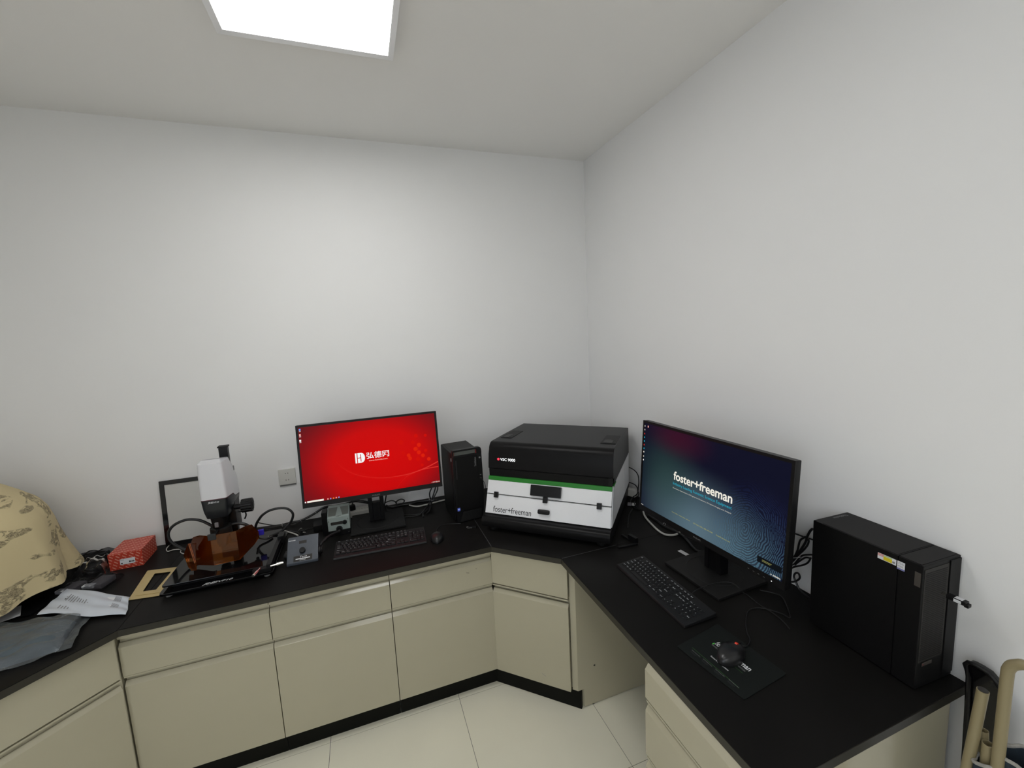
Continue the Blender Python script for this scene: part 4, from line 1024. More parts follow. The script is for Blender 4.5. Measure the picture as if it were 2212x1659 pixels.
# focusing column, arm
box('column', 'black', t, lx(-2.196), lx(-2.158), ly(-0.300), ly(-0.272), 0.045, 0.546, bevel=0.004)
box('column_cap', 'black_soft', t, lx(-2.199), lx(-2.155), ly(-0.303), ly(-0.269), 0.546, 0.554, bevel=0.003)
box('focus_block', 'black', t, lx(-2.225), lx(-2.146), ly(-0.345), ly(-0.262), 0.150, 0.320, bevel=0.006)
box('column_foot', 'black', t, lx(-2.230), lx(-2.130), ly(-0.330), ly(-0.235), 0.045, 0.080, bevel=0.004)
def loft(name, m, secs, cx=0.0, topfn=None, botfn=None, cap=True):
    k = MB(); rings = []
    for idx, (z, P) in enumerate(secs):
        ring = []
        for (x, y) in P:
            zz = z
            if idx == len(secs)-1 and topfn: zz = topfn(x, y)
            if idx == 0 and botfn: zz = botfn(x, y)
            ring.append(k.b.verts.new((x+cx, y, zz)))
        rings.append(ring)
    n = len(rings[0])
    for a, b in zip(rings, rings[1:]):
        for i in range(n): k.b.faces.new((a[i], a[(i+1) % n], b[(i+1) % n], b[i]))
    if cap: k.b.faces.new(list(reversed(rings[0]))); k.b.faces.new(rings[-1])
    return k.build(name, m, t, smooth=True)
yF, yB, yM = ly(-0.420), ly(-0.240), ly(-0.335)
hx = lx(-2.205)
def wave(x, y):      # seam between white cover and dark body rises towards the rear
    a = (y-yF)/(yB-yF); a = max(0, min(1, (a-0.12)/0.55)); a = a*a*(3-2*a)
    return 0.3370 + 0.010*a*(1-a)*2 - 0.034*a*a
P5 = lambda hf, hb, ya, ym, yb: roundpoly([(-hf,ya),(hf,ya),(hb,ym),(hb*0.98,yb),(-hb*0.98,yb),(-hb,ym)], 0.014, 4)
secW = [(0.339, P5(0.0520,0.061,yF,yM,yB)), (0.385, P5(0.0510,0.060,yF,yM,yB)), (0.455, P5(0.050,0.058,yF+0.001,yM,ly(-0.285))), (0.504, P5(0.047,0.054,yF+0.002,yM-0.005,ly(-0.318)))]
loft('head_cover', 'mic_white', secW, cx=hx, botfn=wave)
secD = [(0.243, P5(0.042,0.046,yF+0.012,yM,ly(-0.30))), (0.275, P5(0.047,0.057,yF+0.004,yM,yB)), (0.292, P5(0.0485,0.060,yF+0.002,yM,yB)), (0.339, P5(0.0520,0.061,yF,yM,yB))]
loft('head_body', 'mic_dark', secD, cx=hx, topfn=lambda x, y: wave(x, y)-0.0035)
secL = [(0.29, P5(0.0515,0.0605,yF+0.0005,yM,yB-0.0005)), (0.34, P5(0.0515,0.0605,yF+0.0005,yM,yB-0.0005))]
loft('seam_line', 'maroon', secL, cx=hx, botfn=lambda x, y: wave(x, y)-0.0034, topfn=lambda x, y: wave(x, y)-0.0002)
box('cover_port', 'print_grey', t, hx+0.052, hx+0.0590, ly(-0.290), ly(-0.275), 0.425, 0.448, bevel=0.002)
text('model_lettering', '灵踪VF10', 'print_white', t, frame((hx-0.024, yF-0.0008, 0.3180), (1,0,0), (0,-0.03,1)), w=0.044, h=0.0100, shear=0.3, bold=0.01)
# ribbed focus knob on the right
k = MB(); c0 = Vector((lx(-2.150), ly(-0.345), 0.261)); c1 = Vector((lx(-2.068), ly(-0.345), 0.259))
k.cyl(c0, c1, 0.012, seg=16)
pts = []
for i in range(48):
    a = 2*PI*i/48; r = 0.0325 if i % 4 < 3 else 0.0295
    pts.append((ly(-0.345)+r*math.cos(a), 0.260+r*math.sin(a)))
k.prism(pts, 'x', lx(-2.118), lx(-2.072))
k.build('focus_knob', 'black', t, bevel=0.0010, seg=1)
MB().cyl((lx(-2.073),ly(-0.345),0.260),(lx(-2.0705),ly(-0.345),0.260),0.027,0.024,seg=30).build('knob_cap','black_soft',t,smooth=True)
# objective, ring lamp, lens
cxo, cyo = lx(-2.205), ly(-0.375)
MB().cyl((cxo,cyo,0.190),(cxo,cyo,0.246),0.030,0.037,seg=32).build('objective_mount','black',t,smooth=True)
k = MB(); k.cyl((cxo,cyo,0.150),(cxo,cyo,0.190),0.044,0.044,seg=36); k.build('ring_lamp','black_soft',t,bevel=0.005)
k = MB(); k.cyl((cxo,cyo,0.105),(cxo,cyo,0.150),0.022,0.030,seg=28); k.cyl((cxo,cyo,0.095),(cxo,cyo,0.105),0.019,0.019,seg=28); k.build('objective','black',t,smooth=True)
box('thumb_screw', 'grey_item', t, cxo-0.012, cxo+0.003, cyo-0.0405, cyo-0.030, 0.200, 0.222, bevel=0.003)
# bent orange shield in front of the objective
zl, zh = 0.060, 0.200
k = MB()
A0 = (-2.214, -0.500); A1 = (-2.112, -0.500)
def V3(x, y, z): return k.b.verts.new((lx(x), ly(y), z))
c = [V3(A0[0],A0[1],zl), V3(A1[0],A1[1],zl+0.003), V3(A1[0],A1[1],zh), V3(A0[0],A0[1],zh-0.002)]
k.b.faces.new(c)
L_ = [c[0], c[3], V3(-2.262,-0.470,zh-0.002), V3(-2.292,-0.452,zh-0.012), V3(-2.322,-0.434,0.128), V3(-2.312,-0.440,zl+0.002), V3(-2.29,-0.455,zl-0.004)]
k.b.faces.new(L_)
R_ = [c[2], c[1], V3(-2.070,-0.420,0.085), V3(-2.052,-0.388,0.105), V3(-2.052,-0.388,0.135), V3(-2.070,-0.412,0.185), V3(-2.090,-0.450,0.196)]
k.b.faces.new(R_)
k.build('orange_shield', 'orange', t, solid=0.0028)
k = MB()
q = [V3(-2.262,-0.520,zh-0.012), V3(-2.298,-0.500,zh-0.02), V3(-2.330,-0.470,0.120), V3(-2.318,-0.475,zl+0.004), V3(-2.300,-0.498,zl-0.006), V3(-2.276,-0.516,zl)]
k.b.faces.new(q); k.build('shield_flap', 'orange', t, solid=0.0028)
box('shield_bracket', 'mic_dark', t, lx(-2.222), lx(-2.190), ly(-0.503), ly(-0.496), 0.178, 0.206, bevel=0.002)
box('bracket_arm', 'black', t, lx(-2.212), lx(-2.200), ly(-0.500), ly(-0.405), 0.182, 0.190)
box('lamp_holder', 'dark_hole', t, lx(-2.270), lx(-2.225), ly(-0.455), ly(-0.435), 0.085, 0.098, bevel=0.002)
MB().cyl((lx(-2.262),ly(-0.45),0.088),(lx(-2.240),ly(-0.462),0.115),0.010,seg=16).build('lamp_head','black_soft',t)
box('blue_plug', 'blue', t, lx(-2.066), lx(-2.040), ly(-0.350), ly(-0.335), 0.098, 0.124, bevel=0.003)
box('side_lamp', 'print_black', t, lx(-2.085), lx(-2.060), ly(-0.400), ly(-0.375), 0.100, 0.122, bevel=0.003)
for nm, pts, r in (('ring_hose', [(-2.243,-0.36,0.965),(-2.287,-0.36,1.002),(-2.333,-0.36,1.016),(-2.372,-0.36,1.009),(-2.401,-0.36,0.991),(-2.417,-0.36,0.96),(-2.41,-0.36,0.924),(-2.386,-0.36,0.894),(-2.351,-0.36,0.864),(-2.31,-0.36,0.842)], 0.0062),
                ('lamp_hose', [(-2.215,-0.375,0.938),(-2.197,-0.37,0.943),(-2.158,-0.36,0.958),(-2.117,-0.36,0.950),(-2.090,-0.36,0.925),(-2.078,-0.36,0.891),(-2.074,-0.37,0.870)], 0.0072),
                ('rear_hose', [(-2.091,-0.30,0.880),(-2.081,-0.30,0.850),(-2.066,-0.30,0.838),(-2.040,-0.30,0.830),(-2.020,-0.28,0.826)], 0.0055),
                ('loop_lead', [(-2.146,-0.29,0.990),(-2.128,-0.28,0.985),(-2.122,-0.28,0.965),(-2.130,-0.28,0.945)], 0.0035)):
    MB().tube([(lx(a), ly(b), c-HC) for a, b, c in pts], r, 10).build(nm, 'rubber', t, smooth=True)

# gold card mounts stacked by the stage
def mount(o2, i2, label, z, dx, dy):
    tt = thing('picture_mount', label, 'picture mount', (-2.46, -0.43, HC), 0, 'gold card mounts')
    k = MB()
    O = [(x+2.46+dx, y+0.43+dy) for x, y in o2]; I = [(x+2.46+dx, y+0.43+dy) for x, y in i2]
    n = len(O)
    for i in range(n):
        j = (i+1) % n
        k.b.faces.new([k.b.verts.new((*p, z)) for p in (O[i], O[j], I[j], I[i])])
    k.build('card', 'gold', tt, solid=-0.0016)
    return tt
mount([(-2.510,-0.547),(-2.398,-0.563),(-2.395,-0.320),(-2.541,-0.294)], [(-2.488,-0.513),(-2.425,-0.520),(-2.425,-0.345),(-2.512,-0.330)], 'gold card mount at the bottom of the stack left of the microscope stage', 0.0022, -0.002, 0.0)
mount([(-2.500,-0.525),(-2.408,-0.540),(-2.405,-0.335),(-2.525,-0.312)], [(-2.484,-0.500),(-2.434,-0.508),(-2.432,-0.358),(-2.500,-0.345)], 'smaller gold card mount on top of the stack left of the microscope stage', 0.0046, 0.004, 0.0)

# light board leaning on the wall
t = thing('light_board', 'white board in a black frame leaning on the wall behind the microscope', 'board', (-2.5615, -0.040, HC), 0)
k = MB(); H_ = 0.348; W_ = 0.312
def lean(o): o.rotation_euler = (math.radians(-4.5), 0, 0); return o
fw = 0.022
for a in ((0,W_,0,fw),(0,W_,H_-fw,H_),(0,fw,fw,H_-fw),(W_-fw,W_,fw,H_-fw)): k.box(a[0],a[1],0.0,0.008,a[2],a[3])
lean(k.build('board_frame', 'gloss', t, bevel=0.0008, seg=1))
lean(box('board_face', 'pale_board', t, fw, W_-fw, 0.0025, 0.0075, fw, H_-fw))

# red patterned box
t = thing('cardboard_box', 'small red patterned cardboard box with a white label', 'box', (-2.7172, -0.2181, HC), 0.044)
W, D, H = 0.128, 0.165, 0.080
MB().box(0,W,0,D,0,H-0.012).build('tray', 'redbox', t, bevel=0.0008, seg=1, uvbox=True)
MB().box(-0.001,W+0.001,-0.001,D+0.001,H-0.022,H).build('lid', 'redbox', t, bevel=0.0012, seg=1, uvbox=True)
BF = frame((0.042, -0.0012, 0.022), (1,0,0), (0,0,1))
plate('box_label', 'print_white', t, BF, [(0,0.057,0,0.028)], 0.0004)
text('label_print', 'AMN', 'print_black', t, BF @ Matrix.Translation((0.002,0.021,0.0005)), w=0.014, h=0.004)
plate('label_print', 'print_black', t, BF, [(0.004,0.009,0.003,0.010),(0.034,0.040,0.006,0.014),(0.042,0.044,0.006,0.014),(0.0455,0.0485,0.006,0.014),(0.050,0.0535,0.006,0.014)], 0.0007)

# control box
t = thing('controller_box', 'slate grey control box with round black knob and small display', 'control box', (-1.922, -0.5379, HC), -0.0178)
W = 0.1346
MB().prism([(0.0,0.0),(0.112,0.0),(0.112,0.090),(0.0905,0.0964),(0.0,0.0138)], 'x', 0, W).build('case', 'navy', t, bevel=0.003)
CF = frame((0,0.0,0.0138), (1,0,0), (0,0.0905,0.0826))
plate('display_window', 'dark_hole', t, CF, [(0.050,0.083,0.087,0.101)], 0.0008)
MB().cyl((0.0,0.0,0.0),(0.0,0.0,0.015),0.0135,0.0125,seg=24).build('knob','black',t,bevel=0.0015,mx=CF @ Matrix.Translation((0.067,0.050,0)))
plate('name_plate', 'dark_hole', t, CF, [(0.029,0.109,0.0030,0.0290)], 0.0008)
plate('white_bar', 'print_white', t, CF, [(0.038,0.100,0.0125,0.0160)], 0.0012)
text('lettering', 'Tech', 'print_white', t, CF @ Matrix.Translation((0.056,0.0185,0.0012)), w=0.030, h=0.0080, shear=0.3)
text('lettering', 'CONTROLLER', 'print_white', t, CF @ Matrix.Translation((0.055,0.0060,0.0012)), w=0.026, h=0.0050)
text('lettering', 'Raincoat', 'print_white', t, CF @ Matrix.Translation((0.004,0.1060,0.0004)), w=0.030, h=0.0060, bold=0.02)
for sx, x in ((-1, 0.0), (1, W)):
    MB().cyl((x,0.050,0.030),(x+sx*0.010,0.050,0.030),0.022,seg=24).build('side_dial','black',t,bevel=0.002)
    MB().cyl((x+sx*0.010,0.050,0.030),(x+sx*0.016,0.050,0.030),0.014,seg=24).build('dial_hub','black_soft',t,bevel=0.002)

# grey-green lamp unit with flexible arm
t = thing('lamp_unit', 'grey-green metal lamp unit with black slider and flexible ribbed arm', 'lamp unit', (-1.7555, -0.3000, HC), -0.02)
W = 0.108
MB().prism([(0.0,0.030),(0.0,0.102),(0.062,0.135),(0.095,0.135),(0.095,0.030)], 'x', 0, W).build('housing', 'grey_green', t, bevel=0.001)
box('lower_case', 'black', t, -0.001, W+0.001, -0.004, 0.100, 0.0, 0.0298, bevel=0.002)
TF = frame((0,0.0,0.102), (1,0,0), (0,0.062,0.033))
k = MB()
for P in ([(0.004,0.012),(0.040,0.012),(0.050,0.068),(0.004,0.068)], [(0.074,0.012),(0.104,0.012),(0.104,0.068),(0.062,0.068)]):
    k.prism(P, 'z', 0, 0.0006)
k.build('top_facets', 'grey_shade', t, mx=TF)
plate('mark', 'grey_shade', t, TF, [(0.042,0.058,0.004,0.0055),(0.050,0.068,0.0065,0.0075)], 0.0012)
FF = frame((0,0.0,0.030), (1,0,0), (0,0,1))
MB().prism(rrect(0.014, 0.092, 0.031, 0.047, 0.006), 'z', 0.0, 0.0012).build('slider_slot', 'dark_hole', t, mx=FF)
MB().cyl((0.084,-0.0012,0.071),(0.084,-0.012,0.071),0.011,seg=22).build('slider_knob','black',t,bevel=0.0012)
for x, z in ((0.006,0.086),(0.100,0.088),(0.008,0.012),(0.100,0.014)):
    MB().cyl((x,-0.001,z),(x,-0.006,z),0.0022,seg=10).build('screw','chrome',t)
MB().cyl((0.054,-0.001,0.036),(0.054,-0.016,0.036),0.017,0.013,seg=22).build('arm_socket','black',t)
box('side_bracket', 'black', t, -0.030, -0.004, 0.020, 0.085, 0.0, 0.128, bevel=0.002)
pts = [(0.054,-0.014,0.036),(0.056,-0.040,0.040),(0.050,-0.075,0.052),(0.034,-0.110,0.062),(0.012,-0.145,0.066),(-0.012,-0.178,0.058),(-0.018,-0.188,0.050)]
o = MB().tube(pts, 0.0058, 10, sub=8).build('flexible_arm', 'rubber', t, smooth=True)
k = MB()
P = [Vector(p) for p in pts]
for i in range(len(P)-1):
    for q in range(5):
        c = P[i].lerp(P[i+1], q/5); d = (P[i+1]-P[i]).normalized()
        k.torus(c, d, 0.0060, 0.0010, seg=10, sec=4)
k.build('arm_ribs', 'black_soft', t)['kind'] = 'stuff'

# ================================================================ THE LEFT END
# printed cloth thrown over something in the corner
CX, CY = -3.13, -0.35
t = thing('patterned_cloth', 'pale yellow cloth printed with brown running animals, draped over a covered machine', 'cloth', (CX, CY, HC), 0)
prof = [(0.0,0.560),(0.05,0.552),(0.10,0.530),(0.155,0.492),(0.215,0.445),(0.268,0.398),(0.296,0.350),(0.312,0.290),(0.324,0.225),(0.335,0.160),(0.345,0.105),(0.352,0.068)]
def cloth(u, v):
    a = 2*PI*u
    f = v*(len(prof)-1); i = min(int(f), len(prof)-2); q = f-i
    r = prof[i][0]*(1-q)+prof[i+1][0]*q; z = prof[i][1]*(1-q)+prof[i+1][1]*q
    m = max(0.0, min(1.0, (v-0.15)/0.7)); m = m*m*(3-2*m)
    tri = lambda q: abs((q % 1.0)*2-1)*2-1
    fold = -0.17*m*(1-abs(math.cos(2.5*(a+0.20)+0.9*v-0.5)))**1.3 + 0.045*m*tri(a*1.43+0.55-0.25*v) - 0.01*m + 0.012*v*math.sin(13*a+5*v) + 0.02*v*math.sin(6*v+3*a)
    corner = 0.010*m*max(0, math.cos(2*(a-0.20)))**4
    r = r*(1+fold) + corner
    z = z + 0.012*m*math.sin(4*a+2.2) + 0.006*v*math.sin(11*a) + 0.012*v*tri(a*1.1+v)*(1-v)*4*0.5
    y = r*math.sin(a)
    if y > 0.335: y = 0.335 + (y-0.335)*0.1
    x = r*math.cos(a)
    if x < -0.33: x = -0.33 + (x+0.33)*0.1
    return (x, y, max(z, 0.030))
k = MB(); k.grid(cloth, 150, 44, closeu=True)
k.build('drape', 'cloth', t, smooth=True, solid=0.0012)
# covered machine under it
t = thing('covered_machine', 'black machine base just showing below the hem of the patterned cloth', 'machine', (-3.12, -0.36, HC), 0)
box('machine_base', 'black_soft', t, -0.24, 0.17, -0.17, 0.22, 0.0, 0.20, bevel=0.01)
box('machine_head', 'black_soft', t, -0.13, 0.10, -0.13, 0.13, 0.20, 0.46, bevel=0.02)
t = thing('black_folder', 'black folder sticking out from under the patterned cloth', 'folder', (-2.885, -0.40, HC), math.radians(-12))
box('cover', 'black', t, -0.12, 0.065, -0.10, 0.16, 0.001, 0.010, bevel=0.002)
t = thing('paper_sheet', 'white sheet of paper poking out under the hem of the cloth', 'paper', (-2.955, -0.500, HC+0.0105), math.radians(28))
k = MB()
def sh(u, v): return (-0.085+0.155*u, -0.045+0.10*v, 0.002+0.006*math.sin(PI*u)*v)
k.grid(sh, 10, 8); k.build('sheet', 'paper', t, smooth=True, solid=0.0006)

# slate fabric in a clear plastic bag
t = thing('bagged_fabric', 'clear plastic bag holding folded slate-blue fabric near the counter edge', 'plastic bag', (-2.75, -0.70, HC), 0)
CO = [(-2.965,-0.835),(-2.585,-0.815),(-2.612,-0.625),(-2.80,-0.520),(-2.965,-0.545)]
def bilerp(a, b, c, d, u, v): return ((a[0]*(1-u)+b[0]*u)*(1-v)+(d[0]*(1-u)+c[0]*u)*v, (a[1]*(1-u)+b[1]*u)*(1-v)+(d[1]*(1-u)+c[1]*u)*v)
def fab(u, v):
    x, y = bilerp((-2.955,-0.900),(-2.600,-0.812),(-2.635,-0.640),(-2.955,-0.560), u, v)
    e = min(u, 1-u, v, 1-v); h = 0.030*(1-math.exp(-e*16))
    h *= 1+0.12*math.sin(7*u+3*v)+0.07*math.sin(18*v+4*u)
    h += 0.008*(1 if v < 0.33 else 0)*(1-math.exp(-e*20))
    return (x+2.75, y+0.70, 0.003+h)
k = MB(); k.grid(fab, 36, 26); k.build('folded_fabric', 'slate_fabric', t, smooth=True, solid=-0.002)
rr = random.Random(5)
def bag(u, v):
    x, y = bilerp((-2.975,-0.925),(-2.562,-0.822),(-2.600,-0.600),(-2.975,-0.535), u, v)
    x += 0.005*math.sin(7*v+1)*max(0, u-0.85)/0.15
    e = min(u, 1-u, v, 1-v); h = 0.038*(1-math.exp(-e*12))
    h += 0.0035*math.sin(23*u+9*v+2*math.sin(7*v))+0.003*math.sin(31*v-13*u+1)
    if u > 0.93: h = 0.004+0.012*abs(math.sin(9*v))*(1-v)
    return (x+2.75, y+0.70, max(0.0015, 0.0045+h))
k = MB(); k.grid(bag, 60, 44); k.build('bag_film', 'film_clear', t, smooth=True)

# white poly mailer with printed text, resting across the bag corner
t = thing('poly_mailer', 'white plastic mailing bag with printed text, above the slate-blue bag', 'mailing bag', (-2.64, -0.53, HC), 0)
MC = ((-2.775,-0.585),(-2.470,-0.672),(-2.512,-0.528),(-2.780,-0.398))
def mail(u, v):
    x, y = bilerp(*MC, u, v)
    y += 0.006*math.sin(9*u) * (1-v)
    if u > 0.9: x += 0.003*math.sin(5*v+0.6)
    e = min(u, 1-u, v, 1-v)
    h = 0.020 + 0.018*max(0, 1-u*1.6) + 0.006*(1-math.exp(-e*20)) + 0.0016*math.sin(8*u+5*v)+0.0018*math.sin(17*v+6*u)
    h -= 0.014*max(0, u-0.5)*2
    return (x+2.64, y+0.53, h)
k = MB(); k.grid(mail, 40, 26)
k.build('mailer', 'poly', t, smooth=True, solid=-0.0015)
k = MB()
def patch(u0, u1, v0, v1, dz=0.0012, n=8):
    g = [[k.b.verts.new(Vector(mail(u0+(u1-u0)*i/n, v0+(v1-v0)*j/2))+Vector((0,0,dz))) for j in range(3)] for i in range(n+1)]
    for i in range(n):
        for j in range(2): k.b.faces.new((g[i][j], g[i+1][j], g[i+1][j+1], g[i][j+1]))
rr = random.Random(2)
for i in range(9):
    u = 0.17+i*0.038; patch(u, u+0.012, 0.14, 0.14+0.66*rr.uniform(0.80,1.0), n=3)
k.build('printed_lines', 'print_grey', t)
k = MB()
patch(0.14, 0.155, 0.5, 0.72, n=2); patch(0.615, 0.64, 0.10, 0.26, n=2); patch(0.64,0.67,0.62,0.78, n=2)
k.build('printed_heading', 'print_black', t)
k = MB()
patch(0.62, 0.80, 0.08, 0.85, dz=0.0008, n=5); k.build('shipping_label', 'print_white', t)
k = MB()
for i in range(7): patch(0.80+i*0.014, 0.806+i*0.014, 0.25, 0.90, dz=0.0014, n=1)
k.build('bar_print', 'print_grey', t)

# small black bags of cables and adaptors behind the mailer
def lumpbag(label, cx, cy, sx, sy, h, rz, inside, seed, name='bagged_cable', cat='bagged cable'):
    t = thing(name, label, cat, (cx, cy, HC), rz)
    r = random.Random(seed)
    ph = [r.uniform(0, 6) for _ in range(6)]
    def fn(u, v):
        x = (u-0.5)*sx*(1+0.06*math.sin(9*v+ph[0])); y = (v-0.5)*sy*(1+0.06*math.sin(8*u+ph[1]))
        e = min(u, 1-u, v, 1-v); z = h*(1-math.exp(-e*9))*(1+0.10*math.sin(19*u+ph[2])+0.10*math.sin(16*v+ph[3]))+0.0006*math.sin(44*u+30*v)
        return (x, y, max(0.001, z+0.002))
    k = MB(); k.grid(fn, 30, 26); k.build('bag_film', 'film_dark', t, smooth=True)
    if inside == 'coil':
        for q in range(5):
            k = MB(); pts = []
            for i in range(26):
                a = i*0.52; rx = sx*(0.30+0.05*math.sin(i*1.7+q)); ry = sy*(0.30+0.05*math.cos(i*1.3+q))
                pts.append((rx*math.cos(a), ry*math.sin(a), 0.006+h*0.62*(0.15+0.17*q+0.16*math.sin(i*0.9+q))))
            k.tube(pts, 0.0046, 7, sub=3); k.build('coiled_lead', 'rubber', t, smooth=True)
        box('plug', 'black', t, -sx*0.24, sx*0.24, -sy*0.22, sy*0.24, 0.004, h*0.62, bevel=0.004)
    else:
        box('adaptor', 'grey_item', t, -sx*0.30, sx*0.34, -sy*0.30, sy*0.28, 0.002, h*0.72, bevel=0.006)
        box('label', 'print_white', t, -sx*0.42, sx*0.05, -sy*0.36, -sy*0.20, h*0.40, h*0.76, bevel=0.001)
        k = MB(); k.tube([(-sx*0.4,-sy*0.1,0.01),(-sx*0.44,0.0,0.016),(-sx*0.3,sy*0.3,0.02),(0.0,sy*0.4,0.018)], 0.003, 7); k.build('lead', 'rubber', t, smooth=True)
    return t
lumpbag('clear-bagged coil of black cable between the cloth and the red box', -2.790, -0.182, 0.112, 0.145, 0.058, 0.1, 'coil', 1)
lumpbag('flat black bagged cable against the wall behind the other bags', -2.845, -0.056, 0.165, 0.080, 0.050, 0.05, 'coil', 2)
lumpbag('bagged grey adaptor in front of the red box', -2.690, -0.345, 0.095, 0.140, 0.036, -0.25, 'adaptor', 3, 'bagged_adaptor', 'bagged adaptor')
lumpbag('bagged black plug with a white paper band beside the patterned cloth', -2.784, -0.350, 0.078, 0.130, 0.036, -0.35, 'plug', 4, 'bagged_adaptor', 'bagged adaptor')

# ================================================================ BEHIND THE MONITORS
t = thing('power_strip', 'white power strip lying against the wall under the red-screened monitor', 'power strip', (-1.668, -0.098, HC), 0.03)
box('strip_body', 'socket', t, 0.0, 0.125, 0.0, 0.075, 0.0, 0.032, bevel=0.003)
for x in (0.075, 0.105):
    for dx in (-0.006, 0.006): box('slot', 'dark_hole', t, x+dx-0.0012, x+dx+0.0012, 0.030, 0.038, 0.0315, 0.0325)
t = thing('plug', 'black plug with a lead standing in the white power strip', 'plug', (-1.640, -0.060, HC+0.0325), 0.3)
box('plug_body', 'black', t, -0.016, 0.016, -0.014, 0.014, 0.0, 0.030, bevel=0.005)
MB().tube([(0.0,0.0,0.028),(0.006,0.0,0.045),(0.030,0.02,0.052),(0.07,0.03,0.045),(0.12,0.03,0.03)], 0.0035, 8).build('lead', 'rubber', t, smooth=True)
t = thing('power_adaptor', 'black power adaptor brick left of the grey-green lamp unit', 'adaptor', (-1.812, -0.165, HC), 0.05)
box('brick', 'black_soft', t, -0.030, 0.026, -0.035, 0.040, 0.0, 0.033, bevel=0.004)

def cable(label, pts, r=0.0035, m='rubber', name='cable', zmin=True, group=None):
    q = []
    for p in pts:
        x, y, z = p
        if x < -0.001 - r and x > -0.6: pass
        z = max(z, HC + r + 0.0004)
        y = min(y, -r-0.001); x = min(x, -r-0.001)
        q.append((x, y, z))
    o = MB().tube(q, r, 8).build(name, m, None, smooth=True)
    tag(o, label, 'cable', group)
    # put the origin on the lead itself
    c = Vector(q[len(q)//2]); o.data.transform(Matrix.Translation(-c)); o.location = c
    return o
# every lead is one thing
cable('thick black hose looping up beside the microscope knob', [(-2.098, -0.25, 0.872), (-2.092, -0.25, 0.893), (-2.08, -0.25, 0.913), (-2.058, -0.25, 0.938), (-2.022, -0.25, 0.956), (-1.974, -0.25, 0.959), (-1.94, -0.25, 0.947), (-1.921, -0.25, 0.92), (-1.926, -0.25, 0.891), (-1.945, -0.25, 0.863), (-1.977, -0.25, 0.837), (-2.017, -0.25, 0.823), (-2.039, -0.25, 0.817)], 0.0062, 'rubber')
cable('thick black cable bundle climbing the wall edge behind the microscope towards the red-screened monitor', [(-2.143, -0.04, 0.79), (-2.078, -0.04, 0.786), (-2.015, -0.04, 0.785), (-1.972, -0.04, 0.789), (-1.92, -0.04, 0.791), (-1.872, -0.04, 0.807), (-1.837, -0.04, 0.823), (-1.802, -0.04, 0.841), (-1.768, -0.04, 0.843)], 0.0062, 'rubber')
cable('thin black lead sagging above the cable bundle right of the microscope', [(-2.136, -0.04, 0.823), (-2.096, -0.04, 0.805), (-2.056, -0.04, 0.79), (-2.014, -0.04, 0.788)], 0.0028, 'rubber')
cable('black lead running under the wall cable bundle right of the microscope', [(-2.142, -0.05, 0.784), (-2.097, -0.05, 0.785), (-2.055, -0.05, 0.783), (-2.013, -0.05, 0.785), (-1.96, -0.05, 0.781), (-1.918, -0.05, 0.792)], 0.0036, 'rubber')
cable('black lead lying on the counter towards the slate control box', [(-2.144, -0.042, 0.779), (-2.072, -0.076, 0.779), (-1.993, -0.119, 0.779), (-1.947, -0.151, 0.779), (-1.916, -0.182, 0.779)], 0.0036, 'rubber')
cable('short white lead lying behind the slate control box', [(-1.997, -0.117, 0.779), (-1.968, -0.147, 0.779), (-1.937, -0.183, 0.779), (-1.915, -0.214, 0.779)], 0.004, 'white_cable')
cable('thin black lead from the black power adaptor brick', [(-1.902, -0.181, 0.778), (-1.875, -0.145, 0.778), (-1.836, -0.153, 0.778), (-1.815, -0.152, 0.778)], 0.0022, 'rubber')
cable('black cable bundle arching behind the lower edge of the red-screened monitor', [(-1.835, -0.05, 0.828), (-1.789, -0.05, 0.851), (-1.737, -0.05, 0.848), (-1.675, -0.05, 0.85), (-1.612, -0.05, 0.857), (-1.55, -0.05, 0.836), (-1.513, -0.05, 0.815)], 0.0052, 'rubber')
cable('thin black lead sagging behind the grey-green lamp unit', [(-1.758, -0.05, 0.836), (-1.696, -0.05, 0.845), (-1.633, -0.05, 0.852), (-1.571, -0.05, 0.835), (-1.513, -0.05, 0.81)], 0.0034, 'rubber')
cable('coiled black lead right of the red-screened monitor stand', [(-1.458, -0.06, 0.815), (-1.438, -0.06, 0.822), (-1.413, -0.06, 0.823), (-1.392, -0.06, 0.81), (-1.389, -0.06, 0.791), (-1.407, -0.06, 0.781), (-1.431, -0.06, 0.788), (-1.449, -0.06, 0.803)], 0.0034, 'rubber')
cable('small upright loop of black cable against the wall by the red-screened monitor stand', [(-1.395, -0.06, 0.803), (-1.381, -0.06, 0.817), (-1.359, -0.06, 0.822), (-1.342, -0.06, 0.812), (-1.348, -0.06, 0.797), (-1.371, -0.06, 0.796), (-1.393, -0.06, 0.792)], 0.0038, 'rubber')
cable('black lead running along the foot of the wall under the red-screened monitor', [(-1.459, -0.04, 0.791), (-1.401, -0.05, 0.779), (-1.351, -0.047, 0.779), (-1.301, -0.051, 0.779), (-1.248, -0.041, 0.779), (-1.198, -0.051, 0.779), (-1.147, -0.062, 0.779)], 0.004, 'rubber')
cable('black lead dropping straight down beside the red-screened monitor neck', [(-1.445, -0.1, 0.877), (-1.452, -0.1, 0.848), (-1.459, -0.1, 0.82), (-1.452, -0.1, 0.798), (-1.443, -0.123, 0.779)], 0.0038, 'rubber')
cable('leftmost of the three black leads hanging under the right end of the red-screened monitor', [(-1.18, -0.14, 0.891), (-1.194, -0.14, 0.865), (-1.196, -0.14, 0.841), (-1.193, -0.14, 0.819), (-1.21, -0.14, 0.788), (-1.244, -0.194, 0.779), (-1.263, -0.229, 0.779)], 0.004, 'rubber')
